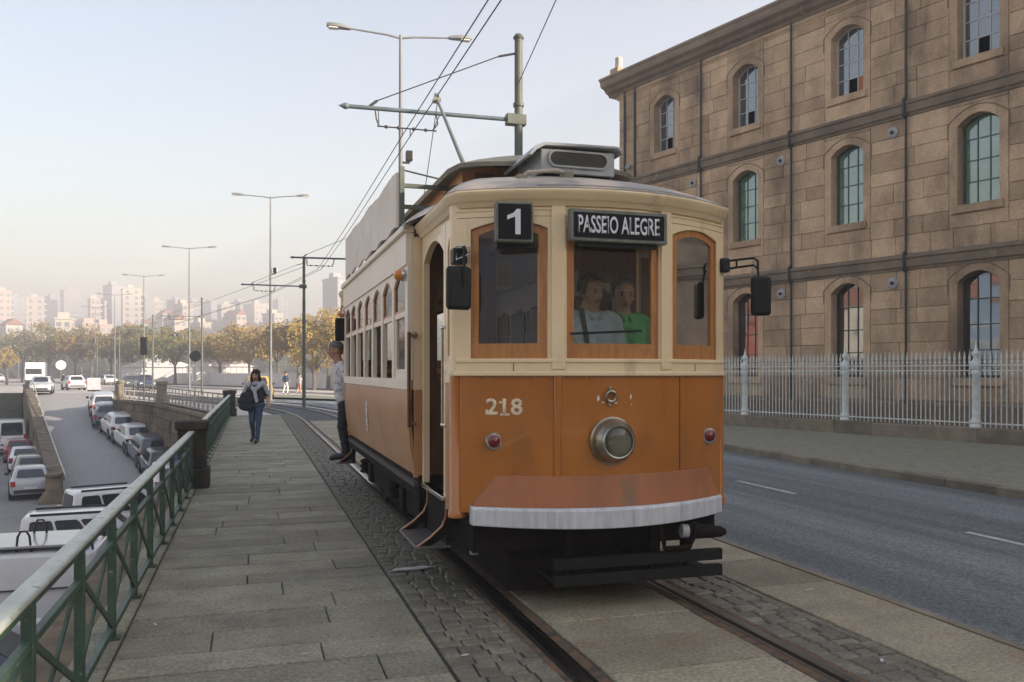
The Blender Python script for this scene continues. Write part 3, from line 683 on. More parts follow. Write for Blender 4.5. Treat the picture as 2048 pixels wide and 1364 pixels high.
# saloon
SY0, SY1 = 1.74, 6.94
for sx in (-1, 1):
    sd = lambda y,z,d: (sx*(1.155-d), y, z)
    pr = [(1.15,1.535),(1.156,1.40),(1.15,1.22),(1.13,1.02),(1.10,.86),(1.085,.80)]
    for a, b in ((SY0,SY0+1.62),(SY0+1.63,SY0+3.55),(SY0+3.56,SY1)):
        MB().loft([[(sx*x,y,z) for x,z in pr]+[(sx*(x-.03),y,z) for x,z in pr[::-1]] for y in (a,b)]).build('side_panel', m_oside, T, sharp=60)
    a, b = sorted((sx*1.165, sx*1.12)); MB().bx(a,b,SY0,SY1,1.53,1.61).build('side_belt', m_pale, T, bevel=.006)
    n = 7; w_ = (SY1-SY0-.16)/n
    for i in range(n):
        y0 = SY0+.08+i*w_
        op = arch(y0+.055, y0+w_-.055, 1.625, 2.46, .10, 8); ou = arch_outer(op, y0-(.08 if i == 0 else 0), y0+w_+(.08 if i == n-1 else 0), 1.612, 2.60)
        o = MB().frame(op, ou, sd, 0, .045).build('saloon_window', m_pale, T, sharp=30)
        MB().bx(*sorted((sx*1.145,sx*1.115)), y0+.056, y0+w_-.056, 2.17, 2.215).build('transom', m_pale, o)
        iu = arch(y0+.075, y0+w_-.075, 2.235, 2.45, .085, 8); ou2 = arch(y0+.0555, y0+w_-.0555, 2.2155, 2.4595, .0995, 8)
        MB().frame(iu, ou2, sd, .012, .035).build('upper_sash', m_wood, o, sharp=30)
        N = len(iu); tri = tessellate_polygon([[Vector((x,z,0)) for x,z in iu]])
        MB().add([sd(x,z,.02) for x,z in iu]+[sd(x,z,.024) for x,z in iu], [t for t in tri]+[tuple(k+N for k in t[::-1]) for t in tri]).build('pane', m_tglass, o, sharp=0)
        if sx > 0: MB().bx(1.085,1.10,y0+.06,y0+w_-.06,1.63,2.50).build('added_light_screen', m_dwood, o)  # invented panel, added to shut daylight out and darken the saloon
        if i == 0 or sx > 0:
            a, b = sorted((sx*1.14, sx*1.11)); e = y0+.056; g = y0+w_-.056
            MB().bx(a,b,e,g,1.626,1.71).bx(a,b,e,e+.05,1.71,2.169).bx(a,b,g-.05,g,1.71,2.169).build('lower_sash', m_pale, o)
            a, b = sorted((sx*1.128, sx*1.124)); MB().bx(a,b,e+.05,g-.05,1.71,2.169).build('pane', m_tglass, o)
    a, b = sorted((sx*1.172, sx*1.11)); MB().bx(a,b,SY0-.0,SY1,2.60,2.875).build('letterboard', m_pale, T, bevel=.004)
    a, b = sorted((sx*1.205, sx*1.10)); MB().bx(a,b,SY0-.02,SY1+.02,2.875,2.935).build('gutter', m_pale, T, bevel=.012)
    for yb in (SY0, SY1-.04):
        a, b = sorted((sx*1.108, sx*.975)); MB().bx(a,b,yb,yb+.04,1.53,2.87).build('bulkhead_side', m_cream, T, bevel=.005)
        a, b = sorted((sx*1.10, sx*.975)); MB().bx(a,b,yb-.004,yb+.044,.78,1.528).build('bulkhead_side_panel', m_oside, T, bevel=.005)
        a, b = sorted((sx*.974, sx*.42)); MB().bx(a,b,yb,yb+.04,.72,1.62).bx(a,b,yb,yb+.04,2.5,2.87).bx(*sorted((sx*.46,sx*.42)),yb,yb+.04,1.62,2.5).bx(*sorted((sx*.974,sx*.90)),yb,yb+.04,1.62,2.5).build('bulkhead', m_dwood, T)
    # entrance grab pole at the saloon corner
    o = MB().tube([(sx*1.165,SY0-.12,1.22),(sx*1.165,SY0-.12,2.02)], .016, 10).build('entrance_pole', m_copper, T)
    MB().tube([(sx*1.165,SY0-.12,2.0),(sx*1.10,SY0,2.0)], .013, 8).tube([(sx*1.165,SY0-.12,1.24),(sx*1.09,SY0,1.24)], .013, 8).ball((sx*1.10,SY0-.01,2.0),.03).build('pole_bracket', m_brass, o)
    # amber marker lamps
    for yb in (SY0+.10, SY1-.06):
        o = MB().lathe([(.052,0),(.055,.01),(.05,.03)], (sx*1.165,yb,2.52), (sx,0,0), 16).build('marker_lamp', m_chrome, T)
        MB().lathe([(.046,.02),(.047,.05),(.035,.085),(.001,.098)], (sx*1.165,yb,2.52), (sx,0,0), 16).build('lens', m_amber, o)
# faded crest on the left side panel
cr = MB()
for z0, z1, hw in ((1.33,1.37,.012),(1.285,1.325,.03),(1.20,1.275,.05),(1.165,1.195,.035),(1.10,1.155,.045),(1.06,1.095,.03),(1.0,1.05,.018)):
    cr.slab([(-hw,z0),(hw,z0),(hw*1.15,(z0+z1)/2),(hw*.8,z1),(-hw*.8,z1),(-hw*1.15,(z0+z1)/2)], -.004, .002, fn=lambda y,z,d: (-1.158+.06*max(0,(1.3-z))**1.5-d*-1, 4.45+y, z))
cr.build('crest', m_letter, T)
# saloon inside
MB().bx(-1.1,1.1,SY0,SY1,.70,.74).build('saloon_floor', m_floor, T); MB().bx(-1.1,1.1,SY0,SY1,2.84,2.87).build('saloon_ceiling', m_ceil, T)
for yb in [SY0+.5+.74*i for i in range(6)]:
    for sx in (-1,1):
        o = MB().bx(sx*.72-.36,sx*.72+.36,yb,yb+.42,1.08,1.15).build('seat', m_dwood, T, bevel=.015)
        MB().bx(sx*.72-.36,sx*.72+.36,yb+.40,yb+.44,1.15,1.62).build('seat_back', m_wood, o, bevel=.012); MB().bx(sx*.72-.3,sx*.72+.3,yb+.1,yb+.34,.74,1.08).build('seat_base', m_dwood, o)
# controller stand with brass handle, brake wheel
o = MB().bx(-.52,-.20,.16,.42,.715,1.62).build('controller', M('controller_casing', (.03,.035,.03), .4), T, bevel=.03)
MB().lathe([(.13,1.62),(.13,1.66),(.02,1.68)], (-.36,.29,0), n=18).tube([(-.36,.29,1.68),(-.36,.22,1.72),(-.36,.16,1.72)], .014, 8).build('controller_handle', m_brass, o)
o = MB().tube([(.5,.4,.715),(.5,.4,1.7)], .02, 8).build('brake_column', m_brass, T)
MB().tube([(.5+.12*math.cos(a*math.pi/8),.4+.12*math.sin(a*math.pi/8),1.7) for a in range(16)], .012, 6, closed=True).build('brake_wheel', m_brass, o)
# roofs
pr = [(1.20,2.936),(1.10,3.00),(.95,3.07),(.80,3.115),(.70,3.135)]
for sx in (-1,1):
    MB().loft([[(sx*x,y,z) for x,z in pr]+[(sx*(x-.01),y,z-.04) for x,z in pr[::-1]] for y in (1.70,3.4,5.1,6.98)]).build('lower_roof', m_roof, T, sharp=60)
    sd = lambda y,z,d: (sx*(.72-d), y, z)
    for i in range(6):
        y0 = 1.62+i*.90; op = arch(y0+.10,y0+.80,3.17,3.30,.05,6); ou = arch_outer(op,y0,y0+.90,3.10,3.42)
        o = MB().frame(op,ou,sd,0,.04).build('clerestory_window', m_wood, T, sharp=30)
        MB().bx(*sorted((sx*.70,sx*.695)),y0+.1,y0+.8,3.16,3.35).build('pane', M('clerestory_glass', (.03,.035,.035), .15), o)
for yb in (1.60, 7.04):
    MB().bx(-.72,.72,yb-.02,yb+.02,3.02,3.44).build('clerestory_end', m_wood, T, bevel=.004)
    o = MB().bx(-.60,-.44,yb-.034,yb-.021,3.14,3.38).bx(-.36,.36,yb-.034,yb-.021,3.14,3.38).bx(.44,.60,yb-.034,yb-.021,3.14,3.38).build('clerestory_panel', m_dwood, T, bevel=.006)
def uw(y):
    a = min(y-1.02, 7.62-y); return .83*(1-max(0,1-a/.62)**2.4)**.5 if a > 0 else .0
ys = [1.02,1.04,1.08,1.15,1.25,1.4,1.64]+[2.0+.5*i for i in range(10)]+[7.0,7.24,7.39,7.49,7.56,7.60,7.62]
rings = []
for y in ys:
    a = max(uw(y), .02); e = min(1, min(y-1.02, 7.62-y)/.5+.15); rings.append([(x*a, y, 3.415-.05*(1-e)+.13*(1-(x)**2)*e) for x in [-1+.2*i for i in range(11)]]+[(x*a*.98, y, 3.38-.05*(1-e)+.10*(1-x*x)*e) for x in [1-.2*i for i in range(11)]])
MB().loft(rings).build('upper_roof', m_roofd, T, sharp=50)
# ventilator box
o = MB().bx(-.31,.30,.70,1.30,3.215,3.40).build('ventilator_box', m_vent, T, bevel=.006)
MB().bx(-.28,.27,.73,1.27,3.13,3.214).build('ventilator_base', m_under, o)
sl = [(x*.165+(.165 if 0 else 0),z) for x,z in ((0,0),)]
def stadium(cx, cz, hw, hh, n=8): return [(cx+hw-hh+hh*math.cos(a), cz+hh*math.sin(a)) for a in [-math.pi/2+math.pi*i/n for i in range(n+1)]]+[(cx-hw+hh+hh*math.cos(a), cz+hh*math.sin(a)) for a in [math.pi/2+math.pi*i/n for i in range(n+1)]]
MB().slab(stadium(-.005,3.325,.235,.052), .688, .70, fn=lambda x,z,d: (x,d,z)).build('ventilator_mesh', m_mesh, o)
so_, si_ = stadium(-.005,3.325,.25,.066), stadium(-.005,3.325,.235,.052)
MB().frame(si_, so_, lambda x,z,d: (x,d,z), .682, .699).build('mesh_frame', m_vent, o)
MB().slab([(-.42,3.335),(-.37,3.40),(-.30,3.435),(.30,3.445),(.34,3.43),(.355,3.385),(.345,3.385),(.325,3.415),(.29,3.425),(-.29,3.41),(-.355,3.375),(-.40,3.325)], .655, 1.36, fn=lambda x,z,d: (x,d,z)).build('ventilator_cap', m_vent, o, bevel=.006)
MB().bx(-.14,.10,.95,1.2,3.44,3.50).build('cap_hatch', m_vent, o, bevel=.006)
# bits on the hood: conduit, rope cleat, hand bar
MB().tube([(s,yf(s)-.01,2.957+.006) for s in [-.55+.14*i for i in range(10)]], .010, 6).build('conduit', m_roofd, T)
o = MB().tube([(-.56,.42,3.09),(-.52,.38,3.125),(-.30,.36,3.15),(-.22,.40,3.14)], .014, 8).build('hood_handle', M('cream_handle', (.45,.40,.32), .6), T)
MB().bx(-.25,-.17,.36,.46,3.09,3.15).bx(-.60,-.52,.38,.48,3.06,3.11).build('handle_foot', m_roofd, o, bevel=.01)
# canvas side board on the roof
bd = MB(); rings = []
for i in range(41):
    y = 2.16+4.35*i/40; wv = .002*math.sin(i*1.1)
    top = 3.48+.012*math.sin(i*.45)+random.uniform(-.006,.006)+.0012*i; bot = 2.985+.018*math.sin(i*.9)
    rings.append([(-1.185+wv,y,bot),(-1.16+wv,y,bot),(-1.16-wv,y,top),(-1.185-wv,y,top)])
bd.loft(rings).build('roof_board', m_canvas, T, sharp=60)
for y in (2.14,4.3,6.5):
    o = MB().bx(-1.155,-1.115,y-.02,y+.02,2.94,3.53).build('board_post', m_dpole, T)
    MB().bar((-1.13,y,3.36),(-.72,y,3.36),.035,.035).bar((-1.13,y,3.17),(-.80,y,3.17),.035,.035).build('board_stay', m_dpole, o)
MB().tube([(-1.13,2.14,3.50),(-.55,2.3,3.44)], .008, 6).build('board_cable', m_wire, T)
# trolley pole
tb = MB().bx(-.25,.25,3.3,4.5,3.545,3.60).lathe([(.12,3.60),(.10,3.72),(.05,3.76)], (0,3.9,0), n=14).build('trolley_base', m_under, T, bevel=.01)
MB().tube([(0,3.9,3.72),(.0,5.0,4.62),(.02,6.1,5.47)], [.03,.025,.02], 10).build('trolley_pole', m_pole, T)
o = MB().lathe([(.05,-.03),(.07,-.02),(.05,0),(.07,.02),(.05,.03)], (.02,6.13,5.49), (1,0,0), 14).bx(-.03,.07,6.05,6.2,5.43,5.47).build('trolley_wheel', m_brass, T)
MB().tube([(.02,6.05,5.42),(-.05,6.6,4.3),(-.1,7.3,3.45)], .006, 5).build('trolley_rope', m_wire, T)
# running gear
MB().bx(-.92,.92,.42,8.2,.52,.70).bx(-.62,.62,.55,8.1,.07,.50).bx(-.95,.95,.30,.42,.42,.66).bx(-1.06,1.06,1.72,6.95,.60,.80).build('underframe_light_block', m_under, T)  # includes a deep low box added to block light beneath the tram
MB().bx(-.95,-.85,2.3,6.3,.30,.52).bx(.85,.95,2.3,6.3,.30,.52).bx(-.9,.9,3.9,4.6,.2,.5).build('truck_frame', m_under, T, bevel=.02)
wm = MB().lathe([(.05,-.06),(.34,-.06),(.36,-.04),(.39,-.035),(.39,-.05),(.41,-.05),(.41,.03),(.05,.06)][:6], (0,0,0), (1,0,0), 28)
for y in (3.1,5.5):
    for sx in (-1,1):
        o = MB().lathe([(.06,.05),(.30,.035),(.33,.05),(.36,.05),(.365,-.04),(.39,-.05),(.39,-.07),(.06,-.06)], (sx*.75,y,.385), (sx,0,0), 28).build('wheel', m_under, T)
        MB().bx(sx*.9-.09,sx*.9+.09,y-.11,y+.11,.28,.52).build('axle_box', m_under, o, bevel=.02)
        MB().lathe([(.06,-.12),(.09,-.1),(.06,-.06),(.09,-.03),(.06,.0),(.09,.03),(.06,.06)], (sx*.98,y+.35,.48), n=10).build('spring', m_under, o)
gb = MB().bx(-.42,.89,.08,.13,.305,.385).build('guard_board', m_board, T, bevel=.004)
MB().bx(-.42,.89,.08,.13,.19,.27).build('guard_board', m_board, T, bevel=.004)
MB().bx(-.40,.86,.16,.5,.20,.225).build('guard_tray', m_board, T)
for s in (-.3,.35,.62): MB().bx(s-.02,s+.02,.132,.16,.20,.62).bx(s-.03,s+.03,.10,.18,.40,.46).build('guard_hanger', m_under, T)
MB().tube([(.35,.02,.60),(.37,.0,.48),(.40,.05,.42),(.60,.05,.42),(.62,.02,.50),(.62,.0,.60)], .018, 8).build('brake_hose', m_under, T)
MB().lathe([(.045,0),(.055,.04),(.04,.24),(.02,.28)], (.60,.06,.535), (1,-.15,-.05), 12).build('coupler', m_under, T)
MB().lathe([(.05,-.02),(.05,.03)], (.56,.06,.535), (1,-.15,-.05), 12).build('coupler_cap', m_vent, T)
MB().bx(-.93,-.88,.42,.47,.38,.52).build('jack_pad', m_vent, T)
# ------------------------------------------------------------------ the stone warehouse
PH = math.atan(1137/1700)
BO = P(4.03, 31.75); BE = (P(4.03+math.sin(PH), 31.75-math.cos(PH))-BO).normalized()
BRZ = math.atan2(BE.y, BE.x)
BLD = thing('stone_warehouse', 'long brown ashlar warehouse with three rows of arched windows behind the railings', 'building', (BO.x,BO.y,0), BRZ)
S = 3.62; WX = [2.38+S*i for i in range(6)]; BL = 52; BD = 9.5; ZT = 12.78
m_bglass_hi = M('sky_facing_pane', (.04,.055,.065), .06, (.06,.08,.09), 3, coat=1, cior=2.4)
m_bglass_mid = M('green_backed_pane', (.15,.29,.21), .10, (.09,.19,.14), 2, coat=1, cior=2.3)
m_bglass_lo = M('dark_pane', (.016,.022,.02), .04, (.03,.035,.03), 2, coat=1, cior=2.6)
m_bar_w = M('white_glazing_bar', (.50,.52,.50), .5); m_bar_g = M('green_glazing_bar', (.07,.115,.10), .5); m_bar_d = M('dark_glazing_bar', (.05,.065,.06), .5)
m_pipe = M('soot_black_pipe', (.035,.038,.033), .6, (.06,.06,.05), 3)
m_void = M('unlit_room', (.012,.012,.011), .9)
m_curt = M('orange_board', (.42,.15,.05), .7)
W_ = 1.02
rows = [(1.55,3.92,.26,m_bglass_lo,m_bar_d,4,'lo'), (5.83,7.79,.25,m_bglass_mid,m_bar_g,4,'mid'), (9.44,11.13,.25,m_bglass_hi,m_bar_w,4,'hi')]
# core walls: strips around the openings
core = MB(); sx0 = -.0
rects = [(x-W_/2-.21, x+W_/2+.21, z0-.22, zs+rise+.24) for x in WX for z0,zs,rise,*_ in rows]
zsb = [0, rects[0][2], rects[0][3], rects[1][2], rects[1][3], rects[2][2], rects[2][3], 12.1]
for k in range(7):
    if k % 2 == 0: core.bx(0,BL,.0,.5,zsb[k],zsb[k+1])
    else:
        xs = [0]+[e for x in WX for e in (x-W_/2-.21, x+W_/2+.21)]+[BL]
        for a, b in zip(xs[::2], xs[1::2]): core.bx(a,b,.0,.5,zsb[k],zsb[k+1])
core.build('core_wall', M('lime_mortar', (.40,.30,.20), .95, (.28,.21,.15), 1.5, c3=(.18,.14,.10), s3=.5), BLD, sharp=0)
MB().bx(0,.5,.501,BD,0,12.1).bx(BL-.5,BL,.501,BD,0,12.1).bx(.5,BL-.5,BD-.5,BD,0,12.1).build('rear_walls', m_stone, BLD, sharp=0)
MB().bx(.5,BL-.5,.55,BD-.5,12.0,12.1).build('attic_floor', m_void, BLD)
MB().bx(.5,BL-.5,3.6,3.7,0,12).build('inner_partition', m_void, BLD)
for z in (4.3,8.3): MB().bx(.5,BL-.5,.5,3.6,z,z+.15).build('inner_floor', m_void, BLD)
# ashlar: one block each where it shows large, the rest joined
zb = [(.0,4.36),(4.78,8.38),(8.80,12.06)]
blocks = []; rg = random.Random(11)
for z0, z1 in zb:
    n = round((z1-z0)/.47); hs = [rg.uniform(.78,1.22) for _ in range(n)]; hk = (z1-z0)/sum(hs); zz = z0
    for k in range(n):
        za, zc = zz, zz+hs[k]*hk; zz = zc
        spans = []
        cur = 0.0
        for wx in WX:
            r = [q for q in rects if abs((q[0]+q[1])/2-wx) < .01 and q[2] < zc-.02 and q[3] > za+.02]
            if r:
                spans.append((cur, r[0][0])); cur = r[0][1]
                if r[0][2]-za > .05: blocks.append((r[0][0], r[0][1], za, r[0][2]))
                if zc-r[0][3] > .05: blocks.append((r[0][0], r[0][1], r[0][3], zc))
        spans.append((cur, 23.0))
        for a, b in spans:
            L = b-a
            if L < .1: continue
            m = max(1, round(L/rg.uniform(.62,1.0))); cu = [a]+sorted(a+L*(i+rg.uniform(-.22,.22))/m for i in range(1,m))+[b]
            for p, q in zip(cu, cu[1:]):
                if q-p > .06: blocks.append((p,q,za,zc))
blocks.sort(key=lambda b: -(b[1]-b[0])*(b[3]-b[2])/((24-min(b[0],15))**2) if 1.5 < b[0] < 15.2 and (b[2] > .9) else 0)
rest = MB()
for i,(a,b,z0,z1) in enumerate(blocks):
    pr = .028+rg.uniform(0,.012)
    if i < 300:
        o = link('ashlar_block', chamfer_mesh('ashlar_block', a+.005,b-.005,z0+.005,z1-.005,-.01,pr,.009,m_stone), BLD); o.rotation_euler = (R(90),0,0)
    else:
        c = .009; x0,x1,y0,y1 = a+.005,b-.005,z0+.005,z1-.005
        rest.add([(x0,.01,y0),(x1,.01,y0),(x1,.01,y1),(x0,.01,y1),(x0,-pr+c,y0),(x1,-pr+c,y0),(x1,-pr+c,y1),(x0,-pr+c,y1),(x0+c,-pr,y0+c),(x1-c,-pr,y0+c),(x1-c,-pr,y1-c),(x0+c,-pr,y1-c)],
            [(0,1,5,4),(1,2,6,5),(2,3,7,6),(3,0,4,7),(4,5,9,8),(5,6,10,9),(6,7,11,10),(7,4,8,11),(8,9,10,11)])
tag(rest.build('ashlar_mass', m_stone, BLD, sharp=0), kind='stuff')
# string courses, plinth, frieze and cornice as moulded lengths
def moulding(name, prof, mat, x0=-.1, x1=BL): MB().loft([[(x,-y,z) for y,z in prof] for x in (x0,x1)]).build(name, mat, BLD, sharp=30)
for z in (4.36, 8.38):
    moulding('string_course', [(-.05,z),(.06,z),(.07,z+.05),(.12,z+.09),(.13,z+.28),(.17,z+.31),(.17,z+.37),(.05,z+.425),(-.05,z+.425)], m_stoned)
moulding('plinth', [(-.05,.0),(.13,.0),(.13,.86),(.05,.95),(-.05,.95)], m_stoned)
moulding('frieze_moulding', [(-.05,11.84),(.05,11.84),(.06,11.90),(.085,11.92),(.085,11.96),(-.05,11.97)], m_stone)
moulding('cornice', [(-.05,12.06),(.06,12.06),(.10,12.14),(.24,12.2),(.30,12.3),(.46,12.36),(.50,12.44),(.50,12.55),(.58,12.60),(.58,12.66),(.42,12.74),(-.5,12.95),(-.5,12.06)], m_stoned, x0=-.55)
o = MB().bx(-.5,BL,.4,BD,12.6,12.72).build('roof_deck', m_stoned, BLD)
MB().slab([(.45,12.72),(BD/2+.2,14.2),(BD,12.72)], .6, BL, fn=lambda y,z,x: (x,y,z)).build('roof', M('roof_tiles', (.28,.12,.07), .85, (.20,.09,.05), 3, bump=.5), BLD)
# worn corner pedestal on the cornice end
MB().bx(-.35,.1,-.2,.3,12.73,13.05).build('pedestal', m_stone, BLD, bevel=.02); MB().lathe([(.12,13.05),(.15,13.1),(.13,13.35),(.15,13.45),(.10,13.5)], (-.12,.05,0), n=8).build('broken_finial', M('bleached_stone', (.5,.48,.45), .9, (.35,.33,.3), 6), BLD)
# windows
vrng = random.Random(5)
for iw, wx in enumerate(WX):
    for ir, (z0, zs, rise, gm, bmt, nr, tagr) in enumerate(rows):
        fnw = lambda x,z,d: (x, d, z)
        op = arch(wx-W_/2, wx+W_/2, z0, zs, rise, 12); ou = arch_outer(op, wx-W_/2-.205, wx+W_/2+.205, z0-.215, zs+rise+.235)
        win = MB().frame(op, ou, fnw, -.036, .42).build('window', m_stone, BLD, sharp=25)
        # raised hood line and sill
        h1 = arch(wx-W_/2-.24, wx+W_/2+.24, zs-.35, zs+.06, rise+.12, 12); h0 = [(x,z) for x,z in h1]
        pts = [(wx+W_/2+.235, -.05, zs-.30)]+[(x,-.05,z+.02) for x,z in h1[2:]]+[(wx-W_/2-.235,-.05,zs-.30)]
        MB().tube([(x,y+.012,z) for x,y,z in pts], .014, 6).build('hood_line', m_stoned, win)
        MB().bx(wx-W_/2-.10,wx+W_/2+.10,-.085,-.03,z0-.20,z0-.005).build('sill', m_stone, win, bevel=.01)
        # timber frame and glazing bars
        yg = .27; inn = arch(wx-W_/2+.05, wx+W_/2-.05, z0+.05, zs, rise-.04, 12)
        MB().frame(inn, op, fnw, yg-.03, yg+.04).build('frame', bmt, win, sharp=25)
        a, b, top = wx-W_/2+.05, wx+W_/2-.05, zs+rise-.04
        xb = [a+(b-a)*k/3 for k in range(4)]; zbr = [z0+.05+(top-z0-.05)*k/nr for k in range(nr+1)]
        for x in xb[1:3]: MB().bx(x-.014,x+.014,yg-.018,yg+.018,z0+.05,top-.02).build('glazing_bar', bmt, win)
        for z in zbr[1:nr]: MB().bx(a,b,yg-.015,yg+.015,z-.014,z+.014).build('glazing_bar', bmt, win)
        def ztop(x): h = W_/2-.05; return zs+(rise-.04)*(1-((x-wx)/h)**2)
        for ci in range(3):
            for ri in range(nr):
                if tagr == 'hi' and ci == 1 and ri == 0: continue      # missing pane, open to the dark room
                x0, x1, za, zc = xb[ci]+.014, xb[ci+1]-.014, zbr[ri]+.014, zbr[ri+1]-.014
                mat = m_curt if (tagr == 'hi' and iw == 2 and ci == 2 and ri == 0) else gm
                if ri < nr-1: poly = [(x0,za),(x1,za),(x1,zc),(x0,zc)]
                else: poly = [(x0,za),(x1,za)]+[(x1+(x0-x1)*k/5, min(ztop(x1+(x0-x1)*k/5)-.006, 99)) for k in range(6)]
                tl = vrng.uniform(-.004,.004); t2 = vrng.uniform(-.004,.004)
                cx, cz = (x0+x1)/2, (za+zc)/2
                MB().slab(poly, 0, .004, fn=lambda x,z,d: (x, yg+d+(x-cx)*tl*4+(z-cz)*t2*3, z)).build('pane', mat, win, sharp=0)
# soot-black pipes between the bays, end pipes, anchor plates
for i in range(6):
    x = 2.38+S*(i+.5)-.02
    MB().tube([(x,-.10,.15),(x,-.10,12.06)], .032, 8).build('downpipe', m_pipe, BLD)
    for z in (4.36,8.38): MB().tube([(x,-.10,z-.06),(x,-.21,z+.02),(x,-.21,z+.42),(x,-.10,z+.5)], .035, 8).build('pipe_offset', m_pipe, BLD)
for x in (.35,.9): MB().tube([(x,-.08,4.8),(x,-.08,12.06)], .04, 8).build('downpipe', m_pipe, BLD)
m_plate = M('pale_iron_plate', (.42,.43,.42), .6, (.28,.28,.27), 10)
for i in range(6):
    for z in (4.05, 8.05):
        x = 2.38+S*(i+.5)-.42
        o = MB().lathe([(.15,0),(.155,.02),(.13,.04),(.07,.045)], (x,-.035,z), (0,-1,0), 20).build('anchor_plate', m_plate, BLD)
        MB().lathe([(.05,.04),(.05,.09),(.03,.11)], (x,-.035,z), (0,-1,0), 6).build('bolt', m_pipe, o)
# lower end pipes with brackets and a small lamp at the corner
MB().lathe([(.10,0),(.12,.08),(.05,.16)], (.65,-.12,9.2), (0,-1,0), 12).build('wall_lamp', m_plate, BLD)
# ------------------------------------------------------------------ fence in front of it
FRZ = math.atan2(FE.y, FE.x); FL = 42.0
fo = F0-FE*14
PL = thing('fence_plinth', 'low rough stone plinth carrying the pale railings', 'plinth', (fo.x,fo.y,0), FRZ)
MB().bx(0,FL,.06,.42,.0,.40).build('core', m_joint, PL)
x = 0; rg = random.Random(2)
while x < FL:
    d = rg.uniform(.7,1.5); link('plinth_stone', chamfer_mesh('plinth_stone', x,min(x+d,FL)-.008,0,.46,.05,.44+rg.uniform(-.01,.01),.02,m_kerb), PL); x += d
FN = thing('railing_fence', 'pale blue iron railings with spear tips in front of the warehouse', 'fence', (fo.x,fo.y,.43), FRZ)
y = .23
MB().bx(0,FL,y-.02,y+.02,.10,.13).build('bottom_rail', m_fence, FN); MB().bx(0,FL,y-.02,y+.02,1.40,1.425).build('top_rail', m_fence, FN); MB().bx(0,FL,y-.02,y+.02,1.28,1.305).build('middle_rail', m_fence, FN)
bmn = MB().lathe([(.015,.02),(.015,1.18),(.026,1.21),(.026,1.245),(.016,1.265),(.016,1.44),(.032,1.475),(.028,1.50),(.014,1.53),(.032,1.57),(.001,1.76)], n=6)
foot = MB().lathe([(.012,.02),(.028,.04),(.028,.08),(.012,.10)], n=6)
bm0 = None; pitch = .118; npost = 0
x0p = (P(10.13,18.95)-fo).to_2d().length   # the post that stands clear of the tram
for i in range(int(FL/pitch)):
    x = i*pitch
    if not 9.5 < x < 30: continue
    if abs(((x-x0p)/pitch) % round(3.42/pitch)) < .5: continue
    if bm0 is None: bm0 = bmn.build('baluster', m_fence, FN, (x,y,0)).data
    else: link('baluster', bm0, FN, (x,y,0))
pst = MB().lathe([(.13,0),(.13,.05),(.105,.09),(.12,.14),(.095,.2),(.085,.26),(.082,1.20),(.10,1.23),(.10,1.27),(.085,1.30),(.11,1.34),(.12,1.42),(.10,1.50),(.055,1.56),(.05,1.60),(.085,1.66),(.085,1.70),(.04,1.76),(.03,1.80),(.001,1.96)], n=16)
pd = None
for k in range(-6,7):
    x = x0p+k*3.42
    if 8 < x < 34:
        if pd is None: pd = pst.build('post', m_fence, FN, (x,y,0)).data
        else: link('post', pd, FN, (x,y,0))
# ------------------------------------------------------------------ street lamps
lp_pole = MB().tube([(0,0,0),(0,0,1.2),(0,0,6),(0,0,12.1)], [.10,.09,.075,.045], 12)
def lamp_head(s):
    b = MB(); pr = [(0,.07),(.12,.10),(.35,.13),(.62,.12),(.72,.06)]
    rings = []
    for x, hw in pr: rings.append([(s*(1.5+x), -hw, .02+x*.05), (s*(1.5+x), hw, .02+x*.05), (s*(1.5+x), hw*.8, .10+x*.06+.03*math.sin(x*4)), (s*(1.5+x), -hw*.8, .10+x*.06+.03*math.sin(x*4))])
    return b.loft(rings)
def street_lamp(loc, rz, label, flood=None, h=12.1):
    t = thing('street_lamp', label, 'street lamp', loc, rz, 'tall twin armed street lamps')
    lp_pole.build('pole', m_pole, t)
    MB().lathe([(.16,0),(.16,.06),(.11,.10)], n=12).build('base_flange', m_pole, t)
    for s in (-1,1):
        MB().tube([(0,0,12.0),(s*.4,0,12.07),(s*1.6,0,12.16)], [.035,.032,.028], 8).build('arm', m_pole, t)
        o = lamp_head(s).build('lamp_head', m_pole, t, (0,0,12.1), bevel=.01)
        MB().bx(*sorted((s*1.88,s*2.16)),-.10,.10,.005,.035).build('lens', m_lampglass, o)
    if flood:
        o = MB().bx(.16,.36,-.12,.12,flood,flood+.30).build('floodlight', m_black, t, bevel=.02)
        MB().bx(.362,.375,-.10,.10,flood+.03,flood+.27).build('flood_glass', m_lampglass, o)
        MB().bar((.0,0,flood-.06),(.28,0,flood-.06),.08,.05).bar((.22,0,flood-.06),(.24,0,flood+.08),.05,.03).build('flood_bracket', m_black, o)
arm_rz = lambda d: -TH+R(d)
for (e,n,d,fl,lab) in ((-3.42,26.1,14,8.25,'tall twin armed street lamp with a floodlight rising behind the tram'),(-14.2,50,6,7.6,'twin armed street lamp with a floodlight behind the walking woman'),
    (-26.8,70.6,4,None,'twin armed street lamp third from the tram'),(-39.4,91,8,None,'twin armed street lamp fourth from the tram, behind the traffic signal'),
    (-52.8,113,8,None,'twin armed street lamp fifth from the tram'),(-65.7,134,8,None,'twin armed street lamp sixth from the tram'),(-81,160,8,None,'farthest twin armed street lamp of the row'),
    (-108,186,8,None,'distant street lamp before the trees on the left'),(-130,200,8,None,'leftmost distant street lamp')):
    street_lamp(P(e,n,-.06), arm_rz(d), lab, fl)
